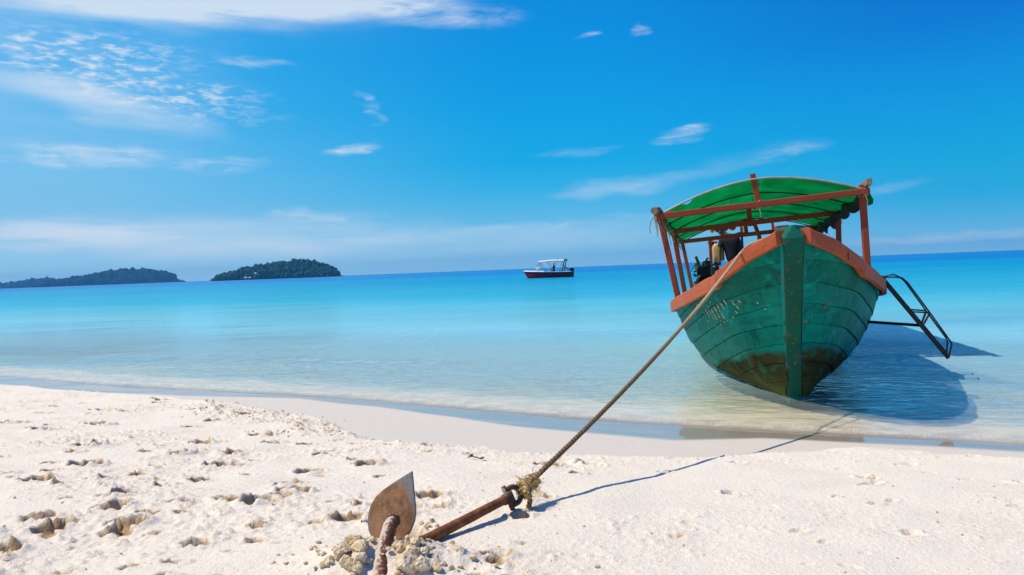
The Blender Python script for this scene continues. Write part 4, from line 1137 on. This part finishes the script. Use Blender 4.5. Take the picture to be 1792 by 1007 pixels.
for k in range(len(rings) - 1):
    for j in range(n): mb.f.append((k * n + j, k * n + (j + 1) % n, (k + 1) * n + (j + 1) % n, (k + 1) * n + j))
mb.f.append(tuple((len(rings) - 1) * n + j for j in range(n)))
M_fluke = rust_material("rusty_fluke", (.15, .075, .035), (.27, .135, .065), (.33, .18, .095), 0., (AL(ctr), .125))
mb.build("fluke", M_fluke, anchor)
# arm
cl = [(660, 1060, 2.36), (661, 1030, 2.41), (663, 1007, 2.46), (667, 985, 2.51), (672, 962, 2.56), (678, 938, 2.60), (683, 920, 2.63), (688, 911, 2.67)]
pp = [at(*q) for q in cl]; rad = [.030, .029, .028, .027, .026, .026, .025, .020]
fine = []; fr_ = []
for i in range(len(pp) - 1):
    for q in range(6): fine.append(AL(pp[i].lerp(pp[i + 1], q / 6))); fr_.append(rad[i] + (rad[i + 1] - rad[i]) * q / 6)
fine.append(AL(pp[-1])); fr_.append(rad[-1])
MB().tube(fine, fr_, 16, jit=.07).build("arm", M_arm, anchor, smooth=True)
mb = MB()
for k in range(13):
    a = 2 * math.pi * k / 13; mb.blob(AL(pp[-1] + Vector((math.cos(a) * .022, -.004, math.sin(a) * .022))), .007, .006, .007, 1, .2, 3, seed=k)
mb.build("weld_bead", M_shackle, anchor)
# shank
s1 = at(735, 951, 2.78); s2 = at(889, 872, 3.24); sd = (s2 - s1).normalized()
s0 = s1 - sd * .42 - Vector((0, 0, .05))
MB().tube([AL(s0)] + [AL(s1.lerp(s2, q / 20)) for q in range(21)], [.024] * 2 + [.0225 - .004 * q / 20 for q in range(20)], 16, jit=.05).build("shank", M_rust, anchor, smooth=True)
MB().tube([AL(s1.lerp(s2, q / 10) + Vector((-.006, -.005, .017 - .002 * q / 10))) for q in range(10)], .0045, 6).build("shank_seam", M_rust, anchor, smooth=True)
side = sd.cross(Vector((0, 0, 1))).normalized(); nup = side.cross(sd)
side, nup = (side * .45 - nup * .89), (nup * .45 + side * .89)
MB().lathe(AL(s2), -side, [(-.024, .024), (-.022, .028), (.022, .028), (.024, .024)], 18).build("shank_eye", M_shackle, anchor, smooth=True)
shk = empty("shackle"); shk.parent = anchor
u_pts = [s2 + side * .036 - sd * .004]
for q in np.linspace(-1.0, 1.0, 17):
    a = q * math.pi / 2; u_pts.append(s2 + sd * (.045 + .045 * math.cos(a)) + side * (-.036 * math.sin(a)))
u_pts.append(s2 - side * .036 - sd * .004)
MB().tube([AL(p) for p in u_pts], .0125, 12).build("bow", M_shackle, shk, smooth=True)
MB().tube([AL(s2 + side * .056), AL(s2 - side * .056)], .011, 12).build("pin", M_shackle, shk, smooth=True)

# rope: knot, run to the gunwale, turns on the board
rope = empty("mooring_rope", tuple(s2)); tag(rope, "brown twisted mooring rope stretched from the anchor shackle to the boat's bow", "rope")
ro = Vector(s2)
K0 = s2 + sd * .085 + nup * .018
K1 = at(937, 835, 3.45)
A1 = BM @ L(-.92, -(bg_(-.92) + .055), wg_(-.92) + .012)
def strands(name, path, R_, r_, pitch, mat, parent, seg=None):
    path = [Vector(p) for p in path]
    d = [0.]
    for a, b in zip(path[:-1], path[1:]): d.append(d[-1] + (b - a).length)
    tot_ = d[-1]; n = seg or int(tot_ / (pitch / 9)); mb = MB()
    xs_ = np.linspace(0, tot_, n + 1); P_ = np.stack([np.interp(xs_, d, [p[k] for p in path]) for k in range(3)], 1)
    for s in range(3):
        pts = []
        for i in range(n + 1):
            t = Vector(P_[min(i + 1, n)] - P_[max(i - 1, 0)]).normalized(); ref = Vector((0, 0, 1)) if abs(t.z) < .95 else Vector((1, 0, 0))
            s_ = t.cross(ref).normalized(); u_ = s_.cross(t); a = 2 * math.pi * (xs_[i] / pitch + s / 3)
            pts.append(Vector(P_[i]) + (s_ * math.cos(a) + u_ * math.sin(a)) * R_)
        mb.tube(pts, r_, 6, jit=.10)
    return mb.build(name, mat, parent, smooth=True, fixn=False)
run = []
for k in range(61):
    t = k / 60; p = K1.lerp(A1, t); p.z -= .075 * 4 * t * (1 - t) * .9; run.append(p - ro)
over = [A1 + Vector((.03, .03, .02)), BM @ L(-.93, -(bg_(-.93) - .0), wg_(-.93) + .045), BM @ L(-1.0, -(bg_(-1.0) - .02), wg_(-1.0) + .045), BM @ L(-.98, -(bg_(-.98) - .10), wg_(-1.0) - .05)]
strands("line", run + [p - ro for p in over], .0066, .0077, .085, M_rope, rope)
strands("bight", [BM @ L(-.90, -(bg_(-.90) + .06), wg_(-.9) - .0) - ro, BM @ L(-.93, -(bg_(-.93) + .03), wg_(-.93) + .035) - ro, BM @ L(-.99, -(bg_(-.99) + .035), wg_(-.99) + .042) - ro, BM @ L(-1.05, -(bg_(-1.05) + .02), wg_(-1.05) + .040) - ro, BM @ L(-1.12, -(bg_(-1.12) - .02), wg_(-1.12) + .036) - ro], .0065, .0075, .08, M_rope, rope)
ax = (K1 - K0).normalized(); sx = ax.cross(Vector((0, 0, 1))).normalized(); ux = sx.cross(ax)
def kp(t, a, r_): return K0.lerp(K1, t) + (sx * math.cos(a) + ux * math.sin(a)) * r_ - ro
loop = [kp(-.10 + .28 * math.sin(q / 16 * math.pi), 0, 0) + (sx * .030 * math.cos(q / 16 * 2 * math.pi) + ux * .030 * math.sin(q / 16 * 2 * math.pi)) for q in range(17)]
strands("eye_loop", loop, .007, .0085, .06, M_knot, rope)
tl_pts = [kp(.1 + .78 * q / 40, q * .62, .017 + .009 * math.sin(q * .5)) for q in range(41)]
strands("knot_turns", tl_pts, .007, .0085, .06, M_knot, rope)
strands("knot_core", [kp(-.05 + 1.05 * q / 16, q, .006) for q in range(17)], .008, .0095, .07, M_knot, rope)
strands("knot_tail", [kp(.30, -1.2, .03), kp(.32, -1.4, .07), kp(.20, -1.5, .10), kp(.34, -1.5, .125)], .006, .0075, .06, M_knot, rope)
mb = MB()
for k in range(300):
    t = random.random() * .95; a = random.uniform(0, 6.28); p = kp(t, a, .012 + .012 * random.random())
    ln = random.uniform(.02, .07)
    d = (ax * random.uniform(-1.3, 1.3) + (sx * math.cos(a) + ux * math.sin(a)) * random.uniform(.1, .7) + sx * random.gauss(0, .5) + ux * random.gauss(0, .5)).normalized()
    q = [p]; 
    for w_ in range(4):
        d = (d + Vector((random.gauss(0, .45), random.gauss(0, .45), random.gauss(-.12, .45)))).normalized(); q.append(q[-1] + d * ln / 4)
    mb.tube(q, [.0017, .0015, .0013, .0011, .0008], 3, cap=False)
o = mb.build("frayed_fibres", M_knot, rope); tag(o, kind='stuff')

# ------------------------------------------------------------------ sand clods round the anchor (pieces of the beach)
def clod_material():
    mt, nt, out = material("damp_sand_clod"); co = geop(nt)
    g = nt.noise(co, 210, 3, .7); n = nt.noise(co, 26, 5, .65); r = rnd(nt)
    sp = nt.new('ShaderNodeSeparateXYZ'); nt.l.new(nt.new('ShaderNodeNewGeometry').outputs['Normal'], sp.inputs[0])
    c = nt.mix(nt.rng(n, .35, .65), (.62, .43, .215), (.84, .68, .47))
    c = nt.mix(nt.math('MULTIPLY', nt.rng(g, .5, .7), .4), c, (.40, .28, .16))
    dust = nt.rng(nt.math('ADD', r, nt.math('SUBTRACT', n, .5)), .35, .8)
    c = nt.mix(nt.math('MULTIPLY', dust, .35), c, (.74, .63, .50))
    principled(nt, out, c, .95, nt.bump(nt.math('ADD', nt.math('MULTIPLY', n, 1.2), nt.math('MULTIPLY', g, .4)), .9, .010), 0, .15); return mt
M_clod = clod_material()
clod_meshes = []
def clod_mesh(seed):
    bm = bmesh.new(); bmesh.ops.create_icosphere(bm, subdivisions=4, radius=1)
    r = random.Random(seed); planes = [(Vector((r.gauss(0, 1), r.gauss(0, 1), r.gauss(0, 1))).normalized(), r.uniform(.55, .85)) for _ in range(9)]
    for v in bm.verts:
        p = v.co.copy()
        for nrm, d in planes:
            e = p.dot(nrm) - d
            if e > 0: p -= nrm * e * .92
        p *= 1 + .16 * mnoise.noise(p * 2.6 + Vector((seed, 0, 0))) + .10 * mnoise.noise(p * 6 + Vector((0, seed, 0))) + .06 * mnoise.noise(p * 15 + Vector((0, 0, seed)))
        v.co = p
    me = bpy.data.meshes.new("sand_clod"); bm.to_mesh(me); bm.free(); me.materials.append(M_clod)
    return me
clod_meshes = [clod_mesh(k) for k in range(8)]
def put_clod(px, py, size, k, dz=.35, yaw=None):
    p = ground_pt(px, py)
    o = bpy.data.objects.new("sand_clod", clod_meshes[k % 8]); COL.objects.link(o)
    z = zg(p.x, p.y)
    o.location = (p.x, p.y, z + size * dz); o.rotation_euler = (random.uniform(-.5, .5), random.uniform(-.5, .5), random.uniform(0, 6.28))
    size *= .88; o.scale = (size * random.uniform(.85, 1.2), size * random.uniform(.8, 1.1), size * random.uniform(.75, 1.0)); o.parent = beach
for k, (px, py, s) in enumerate(((708, 984, .036), (724, 998, .040), (704, 1002, .034), (740, 990, .028), (714, 1012, .046), (728, 974, .024), (706, 968, .022), (745, 974, .020), (716, 962, .020), (760, 990, .020),
                                 (632, 986, .036), (620, 974, .032), (606, 986, .032), (628, 1000, .038), (592, 994, .026), (606, 1006, .030), (578, 1001, .018), (634, 968, .018), (566, 1006, .014), (776, 1000, .018),
                                 (737, 925, .013), (748, 930, .020), (756, 922, .017), (744, 938, .016), (765, 930, .011), (790, 1006, .014), (640, 958, .014), (620, 1012, .036), (742, 1012, .036), (765, 1012, .026), (692, 960, .013), (697, 975, .016))):
    put_clod(px, py, s, k)
# loose crumbs of damp sand thrown about: too many to count
mb = MB()
def crumb_at(x, y, r_):
    z = zg(x, y); mb.blob((x, y, z + r_ * .4), r_, r_ * random.uniform(.5, 1), r_ * .7, 1, .5, 2, seed=random.random() * 9)
for k in range(860):
    if k < 130: x = MOUND[0] + random.gauss(.0, .20); y = MOUND[1] + random.gauss(-.02, .09)
    elif k < 390:
        q = ground_pt(*random.choice(ridge_px)); x = q.x + random.gauss(0, .2); y = q.y + random.gauss(0, .13)
    else:
        y = 2.1 + 5.5 * random.random() ** 1.5; x = random.uniform(-.75, .74) * (y + .3)
        if shore(np.float64(x), np.float64(y)) > -np.interp(x, DRYX, DRYS) - .1: continue
    crumb_at(x, y, random.uniform(.0025, .010) * (1.2 if k < 390 else .7))
o = mb.build("sand_crumbs", M_clod, fixn=False); tag(o, kind='stuff')
# dry twig with shrivelled leaves
tp = ground_pt(832, 810); tw = empty("dry_twig", (tp.x, tp.y, zg(tp.x, tp.y))); tag(tw, "small dry brown twig with shrivelled leaf lying on the sand", "twig")
MB().tube([(-.05, .02, .012), (-.02, .01, .022), (.01, -.01, .018), (.045, -.03, .012)], [.003, .004, .004, .003], 6).build("stem", M_twig, tw)
for (a, b, c3) in (((-.045, .02, .02), (-.005, .012, .03), .012), ((.03, -.025, .015), (.06, -.045, .022), .014)):
    a = Vector(a); b = Vector(b); s = Vector((0, 0, 1)).cross(b - a).normalized() * c3
    MB().add([a, a.lerp(b, .5) + s + Vector((0, 0, .008)), b, a.lerp(b, .5) - s + Vector((0, 0, .010)), a.lerp(b, .5) - Vector((0, 0, .004))], [(0, 1, 4), (1, 2, 4), (2, 3, 4), (3, 0, 4)]).build("leaf", M_twig, tw, fixn=False)

# ------------------------------------------------------------------ red motor boat offshore
SBY = 103.0
sp0 = at(963, 486, SBY); sb = empty("motor_boat", (sp0.x, SBY, 0)); sb.rotation_euler = (0, 0, R(-12))
tag(sb, "maroon open motor boat with white sunshade moored offshore", "boat")
HL = 3.2
def sbu(t): # t 0 stern .. 1 bow; returns half-beam gunwale, gunwale z, keel z
    return (1.05 * (1 - max(0, (t - .45) / .55) ** 2.2), .74 + .22 * t ** 2, -.18 + .0 * t + max(0, t - .8) ** 2 * 14.0 * .32)
P = []
for k in range(29):
    t = k / 28; b, g, q = sbu(t); x = HL - 2 * HL * t * (1.0)
    P.append([(x - (.45 * t * t) * 0 - (zz) * .55 * max(0, t - .55) / .45, yy, zz) for (yy, zz) in ((-b, g), (-b * .94, g * .45), (-b * .80, .05), (0, q), (b * .80, .05), (b * .94, g * .45), (b, g))])
mb = MB().grid(P); mb.f.append(tuple(range(7))); mb.build("hull", M_maroon, sb, smooth=False)
def rail(z0, o): return [[(p[0][0], p[0][1] * (1 + o) - o * .02, p[0][2] + z0) for p in P], [(p[6][0], p[6][1] * (1 + o) + o * .02, p[6][2] + z0) for p in P]]
for s in (0, 1): MB().tube(rail(.02, .02)[s], .045, 6).build("rub_rail", M_white, sb, smooth=True)
fd = [[(p[0][0], y, p[0][2] + .05 + .10 * (1 - (y / max(.05, abs(p[0][1]))) ** 2) ) for y in np.linspace(p[0][1], p[6][1], 9)] for p in P[17:]]
MB().grid(fd).build("foredeck", M_white, sb, smooth=True, fixn=False)
MB().add([(HL - .1, -.9, .35), (HL - .1, .9, .35), (-.4, .95, .35), (-.4, -.95, .35)], [(0, 1, 2, 3)]).build("cockpit_floor", M_white, sb)
MB().box((.35, 0, .70), .40, .6, .62).build("console", M_greymetal, sb)
P2 = [[(x, v, 2.30 + .16 * (1 - (v / .95) ** 2) - .12 * max(0, (-x - .3)) / 1.0 * .9) for v in np.linspace(-.95, .95, 11)] for x in np.linspace(-1.45, 2.15, 24)]
P2 = [[(x, v, z + .03 * math.sin(x * 3.2)) for (x, v, z) in r_] for r_ in P2]
mb = MB().grid(P2); mb.grid([[(x, v, z - .05) for (x, v, z) in r_] for r_ in P2]); mb.build("sunshade", M_white, sb, smooth=True, fixn=False)
mb_ = lambda pts, name, mat=M_greymetal, r_=.028: MB().tube(pts, r_, 6).build(name, mat, sb)
for s in (-.95, .95):
    mb_([(-1.35, s, 2.12), (-.75, s, .95)], "shade_pole"); mb_([(-1.35, s, 2.12), (-2.0, s * .7, 1.2)], "shade_pole"); mb_([(-.3, s, 2.2), (.55, s, .85)], "shade_pole"); mb_([(1.0, s, 2.35), (.3, s, .85)], "shade_pole"); mb_([(1.2, s, 2.35), (1.75, s, 2.0), (1.45, s, .85)], "shade_pole")
    mb_([(2.2, s, 2.48), (1.85, s, .8)], "arch_leg", M_navy, .055); mb_([(2.35, s, 2.46), (1.9, s, 1.6), (2.75, s, .85)], "arch_leg", M_navy, .045)
MB().beam((2.25, -.95, 2.5), (2.25, .95, 2.5), .12, .10).build("arch_top", M_white, sb)
for v in (-.22, .22): MB().blob((-1.75, v, 1.32), .34, .20, .15, 2, .1, seed=v).build("rolled_cover", M_white, sb, smooth=True)
om = empty("outboard_motor"); om.parent = sb
P3 = [[(3.05 + sx * math.cos(t), sy * math.sin(t), z) for t in np.linspace(0, 6.2832, 17)] for (z, sx, sy) in ((.82, .25, .18), (.92, .33, .24), (1.10, .34, .25), (1.20, .26, .19), (1.24, .08, .06))]
MB().grid(P3).build("cowling", M_navy, om, smooth=True); MB().box((3.15, 0, .35), .16, .14, 1.0).build("leg", M_black, om)
MB().lathe((3.15, 0, -.15), (1, 0, 0), [(-.2, .02), (-.1, .07), (.15, .07), (.22, .03)], 10).build("gearcase", M_black, om)
MB().box((1.5, .2, .62), .5, .5, .5).build("seat", M_navy, sb)
ph = empty("person", (0, 0, 0)); ph.matrix_world = Matrix.Translation((sp0.x, SBY, 0)) @ Matrix.Rotation(R(-12), 4, 'Z')
tag(ph, "person in a red top standing at the helm of the motor boat", "person")
dx = .62
V = [((dx, -.25, 1.12), (.13, .10)), ((dx, -.25, 1.3), (.13, .1)), ((dx - .02, -.25, 1.5), (.17, .11)), ((dx - .02, -.25, 1.62), (.10, .08)), ((dx - .02, -.25, 1.70), .05), ((dx - .04, -.25, 1.80), .09), ((dx - .05, -.25, 1.90), .085),
     ((dx, -.35, 1.02), .085), ((dx - .03, -.36, .70), .06), ((dx, -.36, .40), .04), ((dx - .12, -.36, .37), .035), ((dx, -.15, 1.02), .085), ((dx - .03, -.14, .70), .06), ((dx, -.14, .40), .04), ((dx - .12, -.14, .37), .035),
     ((dx - .02, -.45, 1.57), .055), ((dx - .06, -.50, 1.33), .042), ((dx - .25, -.42, 1.20), .032), ((dx - .02, -.05, 1.57), .055), ((dx - .06, .0, 1.33), .042), ((dx - .25, -.08, 1.20), .032)]
E_ = [(0, 1), (1, 2), (2, 3), (3, 4), (4, 5), (5, 6), (0, 7), (7, 8), (8, 9), (9, 10), (0, 11), (11, 12), (12, 13), (13, 14), (3, 15), (15, 16), (16, 17), (3, 18), (18, 19), (19, 20)]
hand(V, E_, 17, (dx - .31, -.40, 1.17), (-1, .1, -.2), (0, 0, 1)); hand(V, E_, 20, (dx - .31, -.10, 1.17), (-1, -.1, -.2), (0, 0, 1))
body("body", V, E_, M_skin, ph, 1)
body("shirt", [(v[0], (v[1][0] * 1.15, v[1][1] * 1.2) if isinstance(v[1], tuple) else v[1] * 1.3) for v in (V[0], V[1], V[2], V[3], V[15], V[16], V[18], V[19])], [(0, 1), (1, 2), (2, 3), (3, 4), (4, 5), (3, 6), (6, 7)], M_redcloth, ph, 1)
body("trousers", [(v[0], (v[1][0] * 1.12, v[1][1] * 1.15) if isinstance(v[1], tuple) else v[1] * 1.2) for v in (V[0], V[7], V[8], V[9], V[11], V[12], V[13])], [(0, 1), (1, 2), (2, 3), (0, 4), (4, 5), (5, 6)], M_navy, ph, 1)
MB().blob((dx - .02, -.25, 1.91), .10, .10, .085, 2, .08, 3).build("hair", M_hair, ph, smooth=True)

# ------------------------------------------------------------------ sea air
HAZE = True
if HAZE:
    mt, nt, out = material("sea_haze")
    pv = nt.new('ShaderNodeVolumePrincipled'); pv.inputs['Color'].default_value = (.13, .50, 1.0, 1); pv.inputs['Density'].default_value = 1.7e-4; pv.inputs['Anisotropy'].default_value = 0.0
    nt.l.new(pv.outputs[0], out.inputs['Volume'])
    hz = MB().add([(x, y, z) for z in (-41.5, 66) for x, y in ((-4100, -100), (4100, -100), (4100, 4100), (-4100, 4100))], [(3, 2, 1, 0), (4, 5, 6, 7), (0, 1, 5, 4), (1, 2, 6, 5), (2, 3, 7, 6), (3, 0, 4, 7)]).build("haze", mt)
    tag(hz, kind='stuff')
